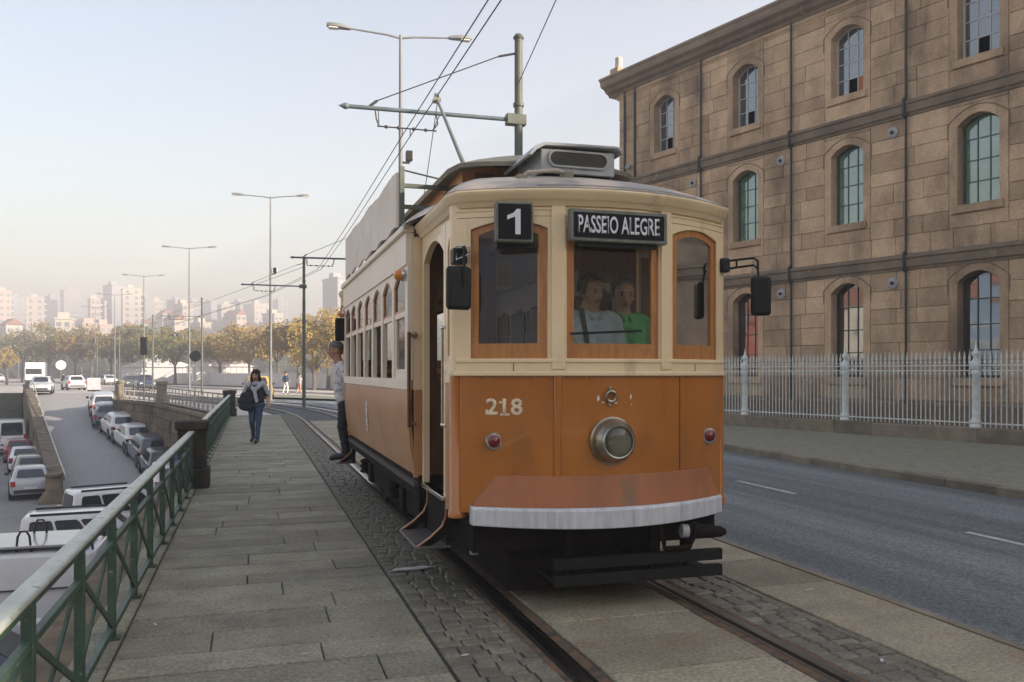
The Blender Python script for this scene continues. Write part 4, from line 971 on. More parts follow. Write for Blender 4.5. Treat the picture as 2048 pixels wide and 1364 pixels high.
# ------------------------------------------------------------------ overhead line: poles with bracket arms
def catenary(loc, rz, label, h=7.4, L=2.92, fit=True):
    """arm along local -x"""
    t = thing('catenary_pole', label, 'pole', loc, rz, 'overhead line poles')
    MB().tube([(0,0,0),(0,0,4.6),(0,0,4.62),(0,0,5.35),(0,0,5.37),(0,0,h)], [.088,.085,.078,.078,.072,.07], 12).build('pole', m_dpole, t)
    MB().lathe([(.085,h-.03),(.095,h),(.06,h+.05)], n=12).lathe([(.092,6.22),(.092,6.28)], n=12).build('cap', m_dpole, t)
    MB().bx(-.22,.12,-.08,.08,5.90,6.08).build('arm_clamp', m_dpole, t, bevel=.01)
    a = MB().tube([(-.1,0,5.99),(-L+.06,0,5.97)], .034, 10).lathe([(.034,0),(.05,.02),(.05,.06),(.001,.16)], (-L+.06,0,5.97), (-1,0,0), 10).build('bracket_arm', M('blue_grey_arm_paint', (.10,.13,.145), .5, (.06,.08,.09), 6), t)
    MB().tube([(-.06,0,h-.28),(-.35,0,h-.36)], .02, 6).tube([(-.35,0,h-.36),(-L+.52,0,6.1)], .010, 6).tube([(-L+.52,0,6.1),(-L+.40,0,6.0)], .025, 6).build('stay', m_wire, t)
    for x in (-2.43,-1.42):
        MB().tube([(x,0,5.95),(x+.02,0,5.80),(x+(.06 if x < -2 else -.06),0,5.70)], .014, 6).tube([(x+.05,0,5.95),(x+(.06 if x < -2 else -.06),0,5.70)], .010, 6).build('hanger', m_wire, a)
    MB().tube([(-2.40,0,5.69),(-1.42,0,5.69)], .012, 6).build('cross_bar', m_wire, a)
    for x in (-2.25,-2.05,-1.8,-1.6): MB().ball((x,0,5.69), (.035,.03,.03), 8).build('insulator', m_wire, a)
    for x in (-1.99,-1.86): MB().bar((x,0,5.69),(x,0,5.56),.012,.03).build('wire_clip', m_wire, a)
    return t
catenary((4.33,13.8,-.02), 0, 'thick dark overhead line pole rising right behind the tram roof')
catenary((4.33,32.5,-.02), 0, 'overhead line pole hidden by the tram, only its arm showing')
catenary(P(-10.28,42,-.06), R(8), 'dark overhead line pole between the walking woman and the tram')
catenary(P(-23.6,64.7,-.06), R(20), 'overhead line pole behind the lattice parapet, right one')
catenary(P(-35.5,84,-.06), R(26), 'overhead line pole behind the lattice parapet, left one')
catenary(P(-48.5,105,-.06), R(28), 'overhead line pole before the green trees')
catenary(P(-62,127,-.06), R(28), 'farthest overhead line pole on the left')
p3, p4, p5 = P(-12.2,42.2,5.53), P(-25.5,65.2,5.53), P(-37.4,84.5,5.53)
for du, lab in ((2.34,'overhead contact wire, left of the pair'), (2.47,'overhead contact wire, right of the pair touched by the trolley pole')):
    q = du-2.40; pts = [(du,-40,5.54),(du,13.8,5.55),(du,23,5.48),(du,32.5,5.55),(p3.x+q,p3.y,5.5),(p4.x+q,p4.y,5.5),(p5.x+q,p5.y,5.5),(p5.x-18,p5.y+19,5.5)]
    tag(MB().tube(pts, .0085, 6).build('contact_wire', m_wire, norm=False), lab, 'wire', 'overhead contact wires')
a, b = P(.11,14.46,6.6), P(8.0,-40,6.7)
tag(MB().tube([a, lerp(a,b,.5)-Vector((0,0,.1)), b], .008, 6).build('feeder_wire', m_wire, norm=False), 'single feeder wire rising from the thick dark pole to the upper right', 'wire')
a, b = P(-10.28,42,6.9), P(-23.6,64.7,6.9)
tag(MB().tube([a, b, P(-35.5,84,6.9)], .012, 5).build('feeder_wire', m_wire, norm=False), 'feeder wire linking the tops of the distant line poles', 'wire')
# ------------------------------------------------------------------ signs and signals
t = thing('traffic_signal', 'black traffic signal seen from behind above the lattice parapet', 'traffic signal', P(-22.95,53,-.06))
MB().tube([(0,0,0),(0,0,3.9)], .05, 8).build('pole', m_dpole, t)
MB().bx(-.20,.20,-.10,.10,2.85,3.95).build('housing', m_black, t, bevel=.04)
for z in (3.05,3.4,3.75): MB().lathe([(.11,.1),(.12,.25)], (0,0,z), (0,1,0), 12).build('visor', m_black, t)
t = thing('road_sign', 'round grey backed road sign on a thin post behind the parapet', 'sign', P(-19.0,51,-.06))
MB().tube([(0,0,0),(0,0,2.9)], .035, 8).build('post', m_dpole, t)
MB().lathe([(.33,-.01),(.33,.01)], (0,-.05,2.72), (0,1,0), 20).build('disc', m_black, t)
t = thing('road_sign', 'blank white round sign on a post at the top of the ramp', 'sign', P(-52,98,-.06))
MB().tube([(0,0,0),(0,0,3.2)], .035, 8).build('post', m_pole, t); MB().lathe([(.55,-.01),(.55,.01)], (0,-.05,2.6), (0,1,0), 20).build('disc', M('white_sign', (.7,.7,.7), .5), t)
t = thing('barrier_board', 'leaning pale barrier board with a dark foot at the top of the ramp', 'barrier', P(-38.6,78.5,-.06), R(10))
o = MB().bx(-.55,.55,-.03,.03,.15,1.25).build('board', M('barrier_paint', (.5,.48,.5), .6, (.38,.36,.38), 3), t); MB().bx(-.55,.5,-.2,.2,0,.14).build('foot', m_black, t)
t = thing('road_sign', 'small blue parking sign fixed on the retaining wall', 'sign', lerp(W0,W1,.47)+Vector((-.55,-.1,-2.3)), math.atan2((W1-W0).y,(W1-W0).x)-R(65))
MB().tube([(0,0,-1.6),(0,0,.3)], .03, 6).build('post', m_pole, t); MB().bx(-.2,.2,-.03,.0,-.5,.3).build('plate', M('blue_sign', (.12,.2,.42), .5), t)
# ------------------------------------------------------------------ vehicles
m_cglass = M('car_glass', (.018,.022,.024), .05, (.03,.036,.038), 2, spec=1)
m_tyre = M('tyre_rubber', (.018,.018,.018), .8); m_rim = M('wheel_alloy', (.38,.38,.39), .35, metal=.7)
m_tail = M('tail_lamp', (.42,.02,.02), .2, coat=.5); m_head = M('head_lamp', (.6,.6,.6), .12, coat=.5); m_plate2 = M('number_plate', (.65,.65,.62), .5); m_trim = M('bumper_trim', (.03,.03,.032), .55)
paints = {}
def paint(c):
    if c not in paints: paints[c] = M('car_paint', c, .28, tuple(x*.85 for x in c), 1.5, coat=.7)
    return paints[c]
KINDS = { # L, W, H, belt, greenhouse rear/front at belt, rear/front at roof, bonnet height, rear deck
 'hatch': dict(L=3.85,W=1.68,H=1.46,belt=.93,gb=(-1.72,1.02),gr=(-1.30,.28),bon=.88,deck=.95),
 'saloon':dict(L=4.4,W=1.72,H=1.43,belt=.92,gb=(-1.62,1.05),gr=(-.86,.28),bon=.86,deck=.98),
 'estate':dict(L=4.4,W=1.74,H=1.52,belt=.95,gb=(-2.08,1.05),gr=(-1.72,.32),bon=.90,deck=.96),
 'minivan':dict(L=4.05,W=1.72,H=1.84,belt=1.02,gb=(-1.93,1.25),gr=(-1.80,.42),bon=1.0,deck=1.02),
 'van':   dict(L=5.2,W=1.95,H=2.42,belt=1.22,gb=(-2.52,1.85),gr=(-2.46,1.10),bon=1.15,deck=1.22)}
KM = {}
def car_mesh(kind):
    if kind in KM: return KM[kind]
    k = KINDS[kind]; L, W, H = k['L'], k['W']/2, k['H']; r, f = -L/2, L/2; b = k['belt']
    D = {}
    def ring(y, w_, z0, z1): return [(-w_*.90,y,z0),(-w_*.985,y,z0+.10),(-w_,y,(z0+z1)/2+.05),(-w_*.975,y,z1-.07),(-w_*.90,y,z1),(0,y,z1+.025),(w_*.90,y,z1),(w_*.975,y,z1-.07),(w_,y,(z0+z1)/2+.05),(w_*.985,y,z0+.10),(w_*.90,y,z0)]
    d, bn = k['deck'], k['bon']
    D['body'] = MB().loft([ring(r,W*.82,.40,d-.18), ring(r+.05,W*.92,.30,d-.05), ring(r+.22,W*.98,.24,d), ring(r+.7,W,.22,b+.01), ring(0,W,.21,b), ring(k['gb'][1],W,.21,bn+.04), ring(f-.5,W*.97,.23,bn-.05), ring(f-.16,W*.90,.28,bn-.16), ring(f-.04,W*.80,.34,bn-.28), ring(f,W*.66,.40,bn-.36)])
    (b0,b1),(t0,t1) = k['gb'], k['gr']; wb, wr = W*.92, W*(.74 if kind not in ('van','minivan') else .85)
    def rr(y0,y1,w_,z,c=.16): return [(-w_+c*.4,y0,z),(w_-c*.4,y0,z),(w_,y0+c,z),(w_,y1-c*1.3,z),(w_-c*1.1,y1,z),(-w_+c*1.1,y1,z),(-w_,y1-c*1.3,z),(-w_,y0+c,z)]
    D['cabin'] = MB().loft([rr(b0,b1,wb,b-.04), rr(b0+.02,b1-.03,wb,b+.02), rr(t0,t1,wr,H-.07), rr(t0+.05,t1-.06,wr-.05,H-.02), rr(t0+.2,t1-.2,wr-.18,H)])
    def lp(a, c, t): return tuple(a[i]+(c[i]-a[i])*t for i in range(3))
    def pan(p00,p10,p01,p11,u0,u1,v0,v1,n,off=.012):
        def q(u,v): return Vector(lp(lp(p00,p10,u), lp(p01,p11,u), v))
        c = [q(u0,v0),q(u1,v0),q(u1,v1),q(u0,v1)]; nv = Vector(n).normalized()*off
        # small chamfered corners
        pts = []
        for i in range(4):
            a, p, e = c[i-1], c[i], c[(i+1)%4]; pts += [p+(a-p)*.10, p+(e-p)*.06]
        return MB().add([p+nv for p in pts]+[p-nv*.6 for p in pts], [tuple(range(8)), tuple(range(15,7,-1))]+[(i,(i+1)%8,(i+1)%8+8,i+8) for i in range(8)])
    zb, zt = b+.02, H-.07; gr = .02
    D['rear_window'] = pan((-wb,b0+.02,zb),(wb,b0+.02,zb),(-wr,t0,zt),(wr,t0,zt),.12,.88,.12,.92,(0,-1,.3))
    D['windscreen'] = pan((-wb,b1-.03,zb),(wb,b1-.03,zb),(-wr,t1,zt),(wr,t1,zt),.14,.86,.05,.93,(0,1,.6))
    for sx in (-1,1):
        A, B_, C_, E_ = (sx*wb,b0+.18,zb),(sx*wb,b1-.24,zb),(sx*wr,t0+.16,zt),(sx*wr,t1-.2,zt)
        spl = [(.03,.30),(.33,.63),(.66,.97)] if kind in ('estate','minivan') else ([(.06,.47),(.52,.97)] if kind != 'van' else [(.80,.985)])
        for u0,u1 in spl: D.setdefault('side_window',[]).append(pan(A,B_,C_,E_,u0,u1,.08,.90,(sx,0,.2)))
        D.setdefault('tail_lamp',[]).append(MB().bx(*sorted((sx*(W*.72),sx*(W*.95))),r-.005+.0,r+.16,d-.30,d-.06 if kind not in('minivan','van') else d+.25))
        D.setdefault('head_lamp',[]).append(MB().bx(*sorted((sx*(W*.50),sx*(W*.86))),f-.26,f-.055,bn-.33,bn-.18))
        D.setdefault('mirror',[]).append(MB().bx(*sorted((sx*(W+.0),sx*(W+.17))),b1-.42,b1-.32,b+.0,b+.13))
    D['bumper'] = [MB().bx(-W*.80,W*.80,r-.03,r+.10,.36,.50), MB().bx(-W*.66,W*.66,f-.09,f+.02,.36,.48)]
    D['number_plate'] = [MB().bx(-.26,.26,r-.037,r-.02,.52,.62)]
    D['sill'] = [MB().bx(-W*.93,W*.93,r+.5,f-.6,.14,.26)]
    if kind == 'van': D['side_moulding'] = [MB().bx(-W-.012,W+.012,r+.3,f-1.2,.62,.72), MB().bx(-W*.94,W*.94,r+.4,1.0,1.74,1.755)]
    if kind == 'minivan': D['roof_rail'] = [MB().bx(sx*W*.74-.02,sx*W*.74+.02,t0+.2,t1-.2,H-.01,H+.05) for sx in (-1,1)]
    wr_ = .31 if kind != 'van' else .34
    D['wheel'] = [(sx*(W-.085), y) for sx in (-1,1) for y in (r+.72,f-.78)]; D['wr'] = wr_
    out = {}
    for nm, v in D.items():
        if nm in ('wr','wheel'): continue
        for i, mbx in enumerate(v if isinstance(v, list) else [v]):
            o = mbx.build(nm, m_trim, None, sharp=42 if nm in ('body','cabin') else 30); out.setdefault(nm,[]).append(o.data); bpy.data.objects.remove(o)
    o = MB().lathe([(wr_*.62,.09),(wr_*.9,.105),(wr_,.07),(wr_,-.09),(wr_*.6,-.1)], (0,0,0), (1,0,0), 20).build('wheel', m_tyre); out['wheel'] = o.data; bpy.data.objects.remove(o)
    o = MB().lathe([(.03,.09),(wr_*.2,.10),(wr_*.58,.07),(wr_*.64,.095),(wr_*.66,.06)], (0,0,0), (1,0,0), 14).build('rim', m_rim); out['rim'] = o.data; bpy.data.objects.remove(o)
    o = MB().lathe([(wr_+.055,-.02),(wr_+.06,.0),(wr_+.05,.004)], (0,0,0), (1,0,0), 20).build('arch', m_trim); out['arch'] = o.data; bpy.data.objects.remove(o)
    out['wpos'] = D['wheel']; out['wr'] = wr_; out['W'] = W; KM[kind] = out; return out
def car(label, kind, color, loc, rz, pitch=0, group=None, cat=None, name='parked_car', far=False):
    k = car_mesh(kind); t = thing(name, label, cat or ('van' if kind in ('van','minivan') else 'car'), loc, rz, group); t.rotation_euler.x = pitch
    pm = paint(color)
    mats = dict(body=pm, cabin=pm, rear_window=m_cglass, windscreen=m_cglass, side_window=m_cglass, tail_lamp=m_tail, head_lamp=m_head, mirror=m_trim, bumper=m_trim, number_plate=m_plate2, sill=m_trim, side_moulding=m_trim, roof_rail=m_trim)
    if kind in ('van',): mats['bumper'] = m_trim
    for nm, ms in k.items():
        if nm in ('wheel','rim','arch','wpos','wr','W'): continue
        if far and nm in ('mirror','side_moulding','sill'): continue
        for me in ms:
            o = link(nm, me, t); o.material_slots[0].link = 'OBJECT'; o.material_slots[0].material = mats[nm]
            if nm in ('body','cabin') and not far:
                bv = o.modifiers.new('bevel','BEVEL'); bv.width = .035; bv.segments = 2; bv.limit_method = 'ANGLE'; bv.angle_limit = R(28)
    for x, y in k['wpos']:
        o = link('wheel', k['wheel'], t, (x,y,k['wr']))
        if x < 0: o.rotation_euler.z = math.pi
        if not far: link('rim', k['rim'], o)
        a = link('wheel_arch', k['arch'], t, (math.copysign(k['W']*.985,x),y,k['wr']+.02))
    return t
WHITE, SILVER, GREY, DGREY, BLACK_, NAVY, RED, SAND = (.80,.80,.79), (.48,.49,.51), (.20,.21,.23), (.08,.085,.09), (.016,.018,.022), (.03,.045,.09), (.32,.06,.04), (.34,.30,.26)
hd = lambda d: R(d)-TH
gp = 'cars parked up the ramp'
for i,(t_,s_,kind,c,lab) in enumerate(((.05,.80,'hatch',WHITE,'white hatchback at the foot of the ramp, half hidden by the railing'),(.155,.85,'hatch',BLACK_,'black hatchback lowest in the row parked on the ramp'),(.26,.85,'estate',DGREY,'dark grey estate second up the ramp'),
    (.365,.85,'saloon',WHITE,'white saloon third up the ramp'),(.47,.85,'hatch',WHITE,'white hatchback fourth up the ramp'),(.585,.85,'hatch',GREY,'grey hatchback fifth up the ramp'),(.70,.84,'estate',SILVER,'silver estate highest in the row parked on the ramp'))):
    p = ramp_at(t_, s_); q = ramp_at(t_+.05, s_); d = q-p
    car(lab, kind, c, p, math.atan2(-d.x, d.y), math.atan2(d.z, d.xy.length), gp)
gl = 'cars parked along the lower side of the ramp wall'
for e,n,kind,c,lab in ((-22.7,40.0,'hatch',SILVER,'silver hatchback nearest in the lower lot beside the stone bollard'),(-25.6,45.2,'hatch',SAND,'pale hatchback just in front of the silver hatchback'),(-28.9,50.4,'saloon',WHITE,'white saloon in the lower lot behind the pale hatchback'),
    (-32.4,55.8,'hatch',RED,'red hatchback in the lower lot'),(-36.2,61.5,'van',WHITE,'white delivery van beyond the red hatchback'),(-40,67,'hatch',SILVER,'silver car at the far end of the lower lot'),(-43,69.5,'hatch',DGREY,'dark car at the far end of the lower lot')):
    car(lab, kind, c, P(e,n,LOT), hd(31), 0, gl)
gv = 'vehicles parked nose to the quay wall'
big = car('tall white panel van with black roof rack hoops below the railing', 'van', WHITE, (-5.3,18.6,LOT), R(90), 0, gv)
for x in (-.70,.62):
    for y in (-2.25,-1.2,-.1,.9):
        o = MB().tube([(x,y-.13,2.36),(x,y-.10,2.70),(x,y-.05,2.80),(x,y+.05,2.80),(x,y+.10,2.70),(x,y+.13,2.36)], .022, 6).build('rack_hoop', m_trim, big)
MB().bx(-.8,.8,-2.3,1.1,2.50,2.54).build('rack_tray', paint((.45,.45,.43)), big)
car('white small van with dark side windows behind the roof rack van', 'minivan', WHITE, (-4.3,26.9,LOT), R(-84), 0, gv)
car('white small van half hidden by the railing, farthest along the quay wall', 'minivan', WHITE, (-4.2,32.2,LOT), R(-66), 0, gv)
car('dark navy car just below the foreground railing', 'estate', NAVY, (-4.4,15.9,LOT), R(-92), 0, gv)
car('white car lowest in the corner of the picture below the railing', 'hatch', WHITE, (-4.6,13.2,LOT), R(-88), 0, gv)
gu = 'cars on the upper street'
for e,n,kind,c,h,lab in ((-38.9,70.3,'hatch',SILVER,205,'silver car facing down the ramp at its top'),(-43.6,84.5,'hatch',WHITE,38,'white car seen from behind at the crest of the ramp'),(-42.7,95,'saloon',DGREY,215,'dark car behind the lattice parapet, left of the pair'),
    (-37.6,87,'estate',NAVY,212,'dark blue car behind the lattice parapet, right of the pair'),(-56.9,120,'saloon',WHITE,215,'white car on the distant street'),(-60,124,'hatch',DGREY,215,'dark car next to the distant white car'),(-82,150,'hatch',SILVER,215,'silver car in the distance below the trees'),
    (-92,150,'estate',WHITE,80,'white estate crossing in the distance'),(-76,146,'hatch',GREY,215,'grey car in the far traffic')):
    car(lab, kind, c, P(e,n,-.06), hd(h), 0, gu, far=n > 100, name='car')
car('yellow and white taxi behind the walking woman', 'estate', (.55,.36,.06), P(-16.6,55.5,-.06), hd(200), 0, None, 'taxi', 'taxi')
t = thing('box_truck', 'white box truck far off below the trees', 'truck', P(-65,116,-.06), hd(205))
MB().bx(-1.15,1.15,-2.6,1.2,.8,3.1).build('box', paint(WHITE), t, bevel=.04); MB().bx(-1.1,1.1,1.25,2.9,.5,2.5).build('cab', paint(WHITE), t, bevel=.12); MB().bx(-.95,.95,2.88,2.92,1.5,2.25).build('windscreen', m_cglass, t)
for x in (-.95,.95):
    for y in (-1.7,2.0): MB().lathe([(.44,-.14),(.44,.14)], (x,y,.44), (1,0,0), 16).build('wheel', m_tyre, t)
MB().bx(-1.1,1.1,-2.6,2.9,.55,.79).build('chassis', m_trim, t)
# ------------------------------------------------------------------ people
m_skin = M('skin', (.50,.28,.18), .55, (.42,.22,.14), 30); m_hair = M('dark_hair', (.012,.009,.007), .7, (.022,.016,.012), 60, spec=.2); m_ghair = M('grey_hair', (.085,.08,.075), .8, (.05,.048,.045), 60, spec=.2)
m_jean = M('blue_jeans', (.035,.055,.10), .85, (.05,.08,.14), 20, bump=.2); m_navy = M('navy_knit', (.014,.016,.024), .9, (.022,.024,.034), 30); m_swt = M('pale_grey_sweater', (.42,.43,.46), .9, (.34,.35,.38), 20, bump=.3)
m_shoe = M('black_shoe', (.015,.014,.014), .5); m_tee = M('white_printed_tee', (.60,.58,.58), .85, (.60,.58,.58), 4, c3=(.26,.26,.28), s3=11, lo3=.54, hi3=.6); m_dj = M('dark_trousers', (.02,.026,.032), .85)
m_blue = M('light_blue_shirt', (.55,.62,.74), .8, (.46,.53,.66), 8, bump=.2); m_grn = M('green_jacket', (.12,.46,.18), .75, (.09,.36,.13), 8); m_cap = M('grey_green_cap', (.16,.17,.15), .9); m_mouth = M('lips', (.22,.08,.065), .5); m_wht = M('white_cloth', (.6,.58,.55), .85); m_pink = M('pale_dress', (.5,.45,.44), .85); m_strap = M('bag_strap', (.05,.045,.03), .7)
def figure(name, parent, caps, voxel, smooth=2):
    """one continuous skin grown over tapered limbs; faces take the cloth of the limb they lie on"""
    mb = MB(); mats = []; info = []
    for p0, p1, r0, r1, m in caps:
        p0, p1 = Vector(p0), Vector(p1)
        if m not in mats: mats.append(m)
        info.append((p0,p1,r0,r1,mats.index(m)))
        d = (p1-p0); L = d.length; dn = d.normalized() if L > 1e-5 else Vector((0,0,1)); pr = []
        for i in range(5): a = -math.pi/2+math.pi/2*i/4; pr.append((r0*math.cos(a), r0*math.sin(a)))
        for i in range(5): a = math.pi/2*i/4; pr.append((r1*math.cos(a), L+r1*math.sin(a)))
        mb.lathe(pr, p0, dn, 12)
    o = mb.build(name, mats[0]); o.modifiers.new('r','REMESH').mode = 'VOXEL'; o.modifiers['r'].voxel_size = voxel
    s = o.modifiers.new('s','SMOOTH'); s.iterations = smooth; s.factor = .5
    bpy.context.view_layer.update(); me = bpy.data.meshes.new_from_object(o.evaluated_get(bpy.context.evaluated_depsgraph_get())); bpy.data.objects.remove(o)
    me.materials.clear()
    for m in mats: me.materials.append(m)
    nf = len(me.polygons); C = np.empty(nf*3, 'f'); me.polygons.foreach_get('center', C); C = C.reshape(nf,3); best = np.full(nf, 1e9); idx = np.zeros(nf, 'i')
    for a, b, r0, r1, mi in info:
        a_, ab = np.array(a), np.array(b-a); L2 = float(ab@ab); t = np.zeros(nf) if L2 < 1e-9 else np.clip((C-a_)@ab/L2, 0, 1)
        dd = np.linalg.norm(C-a_-t[:,None]*ab, axis=1)-(r0+(r1-r0)*t); k = dd < best; best[k] = dd[k]; idx[k] = mi
    if voxel < .02 and name in ('body','sweater'):
        cloth = np.ones(len(me.vertices), bool); skin_i = [i for i,m in enumerate(mats) if m in (m_skin, m_mouth, m_shoe) or m.name.endswith('hair')]
        for p, mi in zip(me.polygons, idx):
            if mi in skin_i:
                for v in p.vertices: cloth[v] = False
        ns = [v.normal.copy() for v in me.vertices]
        for v, nv in zip(me.vertices, ns):
            if cloth[v.index]: q = v.co; v.co = q+nv*(.009*noise.noise(Vector((q.x*11, q.y*11, q.z*17)))+.005*noise.noise(q*34))
    me.polygons.foreach_set('material_index', idx); me.polygons.foreach_set('use_smooth', [True]*len(idx)); me.name = name
    return link(name, me, parent)
def hand(w_, d, side, up, curl=.5):
    """palm and five unequal bent fingers; w_ wrist, d hand direction, side = thumb side"""
    w_, d, side = Vector(w_), Vector(d).normalized(), Vector(side).normalized(); n = d.cross(side).normalized(); c = []
    c.append((w_, w_+d*.07, .026, .030, m_skin)); c.append((w_+d*.03+side*.014, w_+d*.075+side*.022, .022, .018, m_skin)); c.append((w_+d*.03-side*.014, w_+d*.07-side*.022, .022, .016, m_skin))
    for k, l in ((.030,.062),(.010,.070),(-.010,.066),(-.028,.050)):
        b = w_+d*.085+side*k; m = b+d*l*.5+n*l*.2*curl; e = m+d*l*.35+n*l*.55*curl
        c += [(b,m,.0095,.009,m_skin),(m,e,.009,.008,m_skin)]
    b = w_+d*.03+side*.03; m = b+d*.03+side*.025; c += [(b,m,.012,.011,m_skin),(m,m+d*.03+n*.012,.010,.009,m_skin)]
    return c
def head(c, f, skin=m_skin, hr=m_hair):
    """skull, jaw, face turned towards f; eyes at half height, nose, mouth, ears"""
    c, f = Vector(c), Vector(f).normalized(); s = f.cross(Vector((0,0,1))).normalized(); u = s.cross(f).normalized(); q = lambda a,b,d: c+s*a+f*b+u*d
    k = [(q(0,-.02,.035),q(0,.015,.035),.088,.084,skin),(q(0,.02,-.02),q(0,.03,-.075),.074,.046,skin),(q(0,.085,.005),q(0,.108,-.03),.012,.016,skin),(q(0,-.03,-.06),q(0,-.035,-.15),.058,.062,skin)]
    for a in (-1,1): k += [(q(a*.086,-.01,.015),q(a*.086,-.012,-.025),.016,.012,skin),(q(a*.032,.083,.008),q(a*.036,.081,.008),.010,.009,m_shoe),(q(a*.022,.092,.03),q(a*.048,.084,.03),.007,.006,hr)]
    k.append((q(-.018,.082,-.062),q(.018,.082,-.062),.009,.009,m_mouth)); return k
def hair(parent, c, f, mat, style, name='hair'):
    c, f = Vector(c), Vector(f).normalized(); s = f.cross(Vector((0,0,1))).normalized(); u = s.cross(f).normalized(); q = lambda a,b,d: c+s*a+f*b+u*d
    k = [(q(0,-.05,.045),q(0,-.012,.060),.093,.082,mat)] if style == 'short' else [(q(0,-.035,.05),q(0,.005,.058),.094,.088,mat)]
    if style == 'long':
        k += [(q(-.05,.055,.075),q(.05,.055,.075),.036,.036,mat),(q(-.045,.08,.05),q(.045,.08,.05),.016,.016,mat)]
        for a in (-1,1): k += [(q(a*.075,.02,.04),q(a*.095,.0,-.08),.034,.034,mat),(q(a*.095,.0,-.08),q(a*.105,-.01,-.17),.034,.022,mat)]
        k += [(q(0,-.07,.0),q(0,-.075,-.15),.075,.055,mat)]
    if style == 'short': k += [(q(0,-.05,.02),q(0,-.055,-.05),.078,.055,mat),(q(-.035,.045,.105),q(.035,.045,.105),.022,.022,mat)]+[(q(a*.068,.012,.055),q(a*.084,-.005,.0),.026,.016,mat) for a in (-1,1)]
    if style == 'cap': k = [(q(0,-.03,.06),q(0,.0,.062),.096,.094,mat),(q(-.03,.055,.06),q(.03,.055,.06),.038,.038,mat),(q(0,-.06,.02),q(0,-.07,-.01),.07,.055,mat)]
    if style != 'cap':
        rr = random.Random(len(name)+int(c.z*100))
        for i in range(46):
            a, b = rr.uniform(0, 2*math.pi), rr.uniform(.15, 1.35); p = q(math.cos(a)*math.sin(b)*.092, math.sin(a)*math.sin(b)*.094-.036, .052+math.cos(b)*.088)
            if (p-c).dot(f) < .035 or (p-c).dot(u) > .105: k.append((p, p+u*rr.uniform(-.02,.008), rr.uniform(.010,.02), .008, mat))
    return figure(name, parent, k, .0075, 1)
# woman walking towards the camera (faces -y)
WM = thing('person', 'woman in jeans with a pale sweater tied over her shoulders walking on the sidewalk', 'person', P(-6.10,20.25,0), -TH+R(3)); WM.scale = (1.02,)*3
hc_ = (.0,-.03,1.575)
c = head(hc_, (-.05,-1,-.05))
c += [((0,0,1.40),(0,0,1.46),.06,.055,m_skin), ((-.07,.0,.98),(-.075,.0,1.27),.125,.115,m_navy),((.07,.0,.98),(.075,.0,1.27),.125,.115,m_navy),((-.10,.01,1.30),(.10,.01,1.30),.105,.105,m_navy),((-.08,.0,.90),(.08,.0,.90),.125,.125,m_jean)]
c += [((-.15,.0,1.35),(-.27,.04,1.10),.062,.048,m_navy),((-.27,.04,1.10),(-.25,-.04,.90),.042,.034,m_navy),((.15,.0,1.35),(.25,.06,1.10),.060,.048,m_navy),((.25,.06,1.10),(.30,-.05,.90),.040,.03,m_skin)]
c += [((-.085,.0,.88),(-.085,-.03,.50),.095,.068,m_jean),((-.085,-.03,.50),(-.085,.14,.13),.064,.045,m_jean),((.085,-.01,.88),(.075,-.08,.49),.095,.068,m_jean),((.075,-.08,.49),(.06,-.12,.09),.064,.042,m_jean)]
c += [((-.10,.15,.12),(-.11,.05,.055),.046,.042,m_shoe),((.06,-.11,.07),(.055,-.27,.045),.048,.040,m_shoe)]
c += hand((.30,-.05,.90), (.08,-.15,-1), (0,-1,-.1), 0, .6)+hand((-.25,-.05,.90),(0,-.4,-.9),(.3,-.8,.2),0,.9)
figure('body', WM, c, .0085)
hair(WM, hc_, (-.05,-1,-.05), m_hair, 'long')
figure('sweater', WM, [((-.15,.0,1.37),(.15,.0,1.37),.078,.078,m_swt),((-.17,.01,1.36),(-.27,.05,1.12),.078,.055,m_swt),((.17,.01,1.36),(.265,.05,1.14),.078,.05,m_swt),((-.15,-.09,1.36),(.0,-.16,1.24),.045,.05,m_swt),((.15,-.09,1.36),(.0,-.16,1.24),.045,.05,m_swt),((.0,-.165,1.24),(.06,-.17,.98),.045,.038,m_swt),((.0,-.165,1.24),(.02,-.165,1.06),.04,.034,m_swt)], .011, 3)
bg_ = thing('shoulder_bag', 'large dark shoulder bag hanging at the walking woman\'s side', 'bag', P(-6.34,20.10,.80), -TH); bg_.scale = (1.02,)*3
figure('bag_body', bg_, [((-.02,0,.08),(.12,.02,.06),.10,.11,m_navy),((-.04,0,.20),(.12,.02,.22),.11,.11,m_navy),((.0,0,.33),(.13,0,.35),.085,.08,m_navy)], .02, 6)
MB().tube([(.10,.0,.44),(.20,-.08,.62),(.30,-.05,.74)], .014, 6).build('strap', m_strap, bg_)
# man riding on the rear step (faces -x)
MN = thing('person', 'man in a grey cap and printed white T-shirt leaning out of the tram\'s rear door', 'person', (1.262,12.70,.40), 0)
hc_ = (-.10,.0,1.60)
c = head(hc_, (-1,-.08,0))
c += [((-.02,0,1.40),(-.08,0,1.50),.062,.06,m_skin),((.0,-.07,1.0),(-.01,-.08,1.30),.115,.115,m_tee),((.0,.07,1.0),(-.01,.08,1.30),.115,.115,m_tee),((-.01,-.13,1.36),(-.01,.13,1.36),.09,.09,m_tee),((.02,-.06,.92),(.02,.06,.92),.125,.125,m_tee)]
c += [((.03,-.08,.88),(-.01,-.09,.48),.098,.07,m_dj),((-.01,-.09,.48),(.04,-.10,.09),.066,.045,m_dj),((.03,.08,.88),(.02,.09,.48),.098,.07,m_dj),((.02,.09,.48),(.08,.10,.09),.066,.045,m_dj)]
c += [((.03,-.10,.06),(-.16,-.11,.035),.045,.038,m_shoe),((.07,.10,.06),(-.12,.11,.035),.045,.038,m_shoe)]
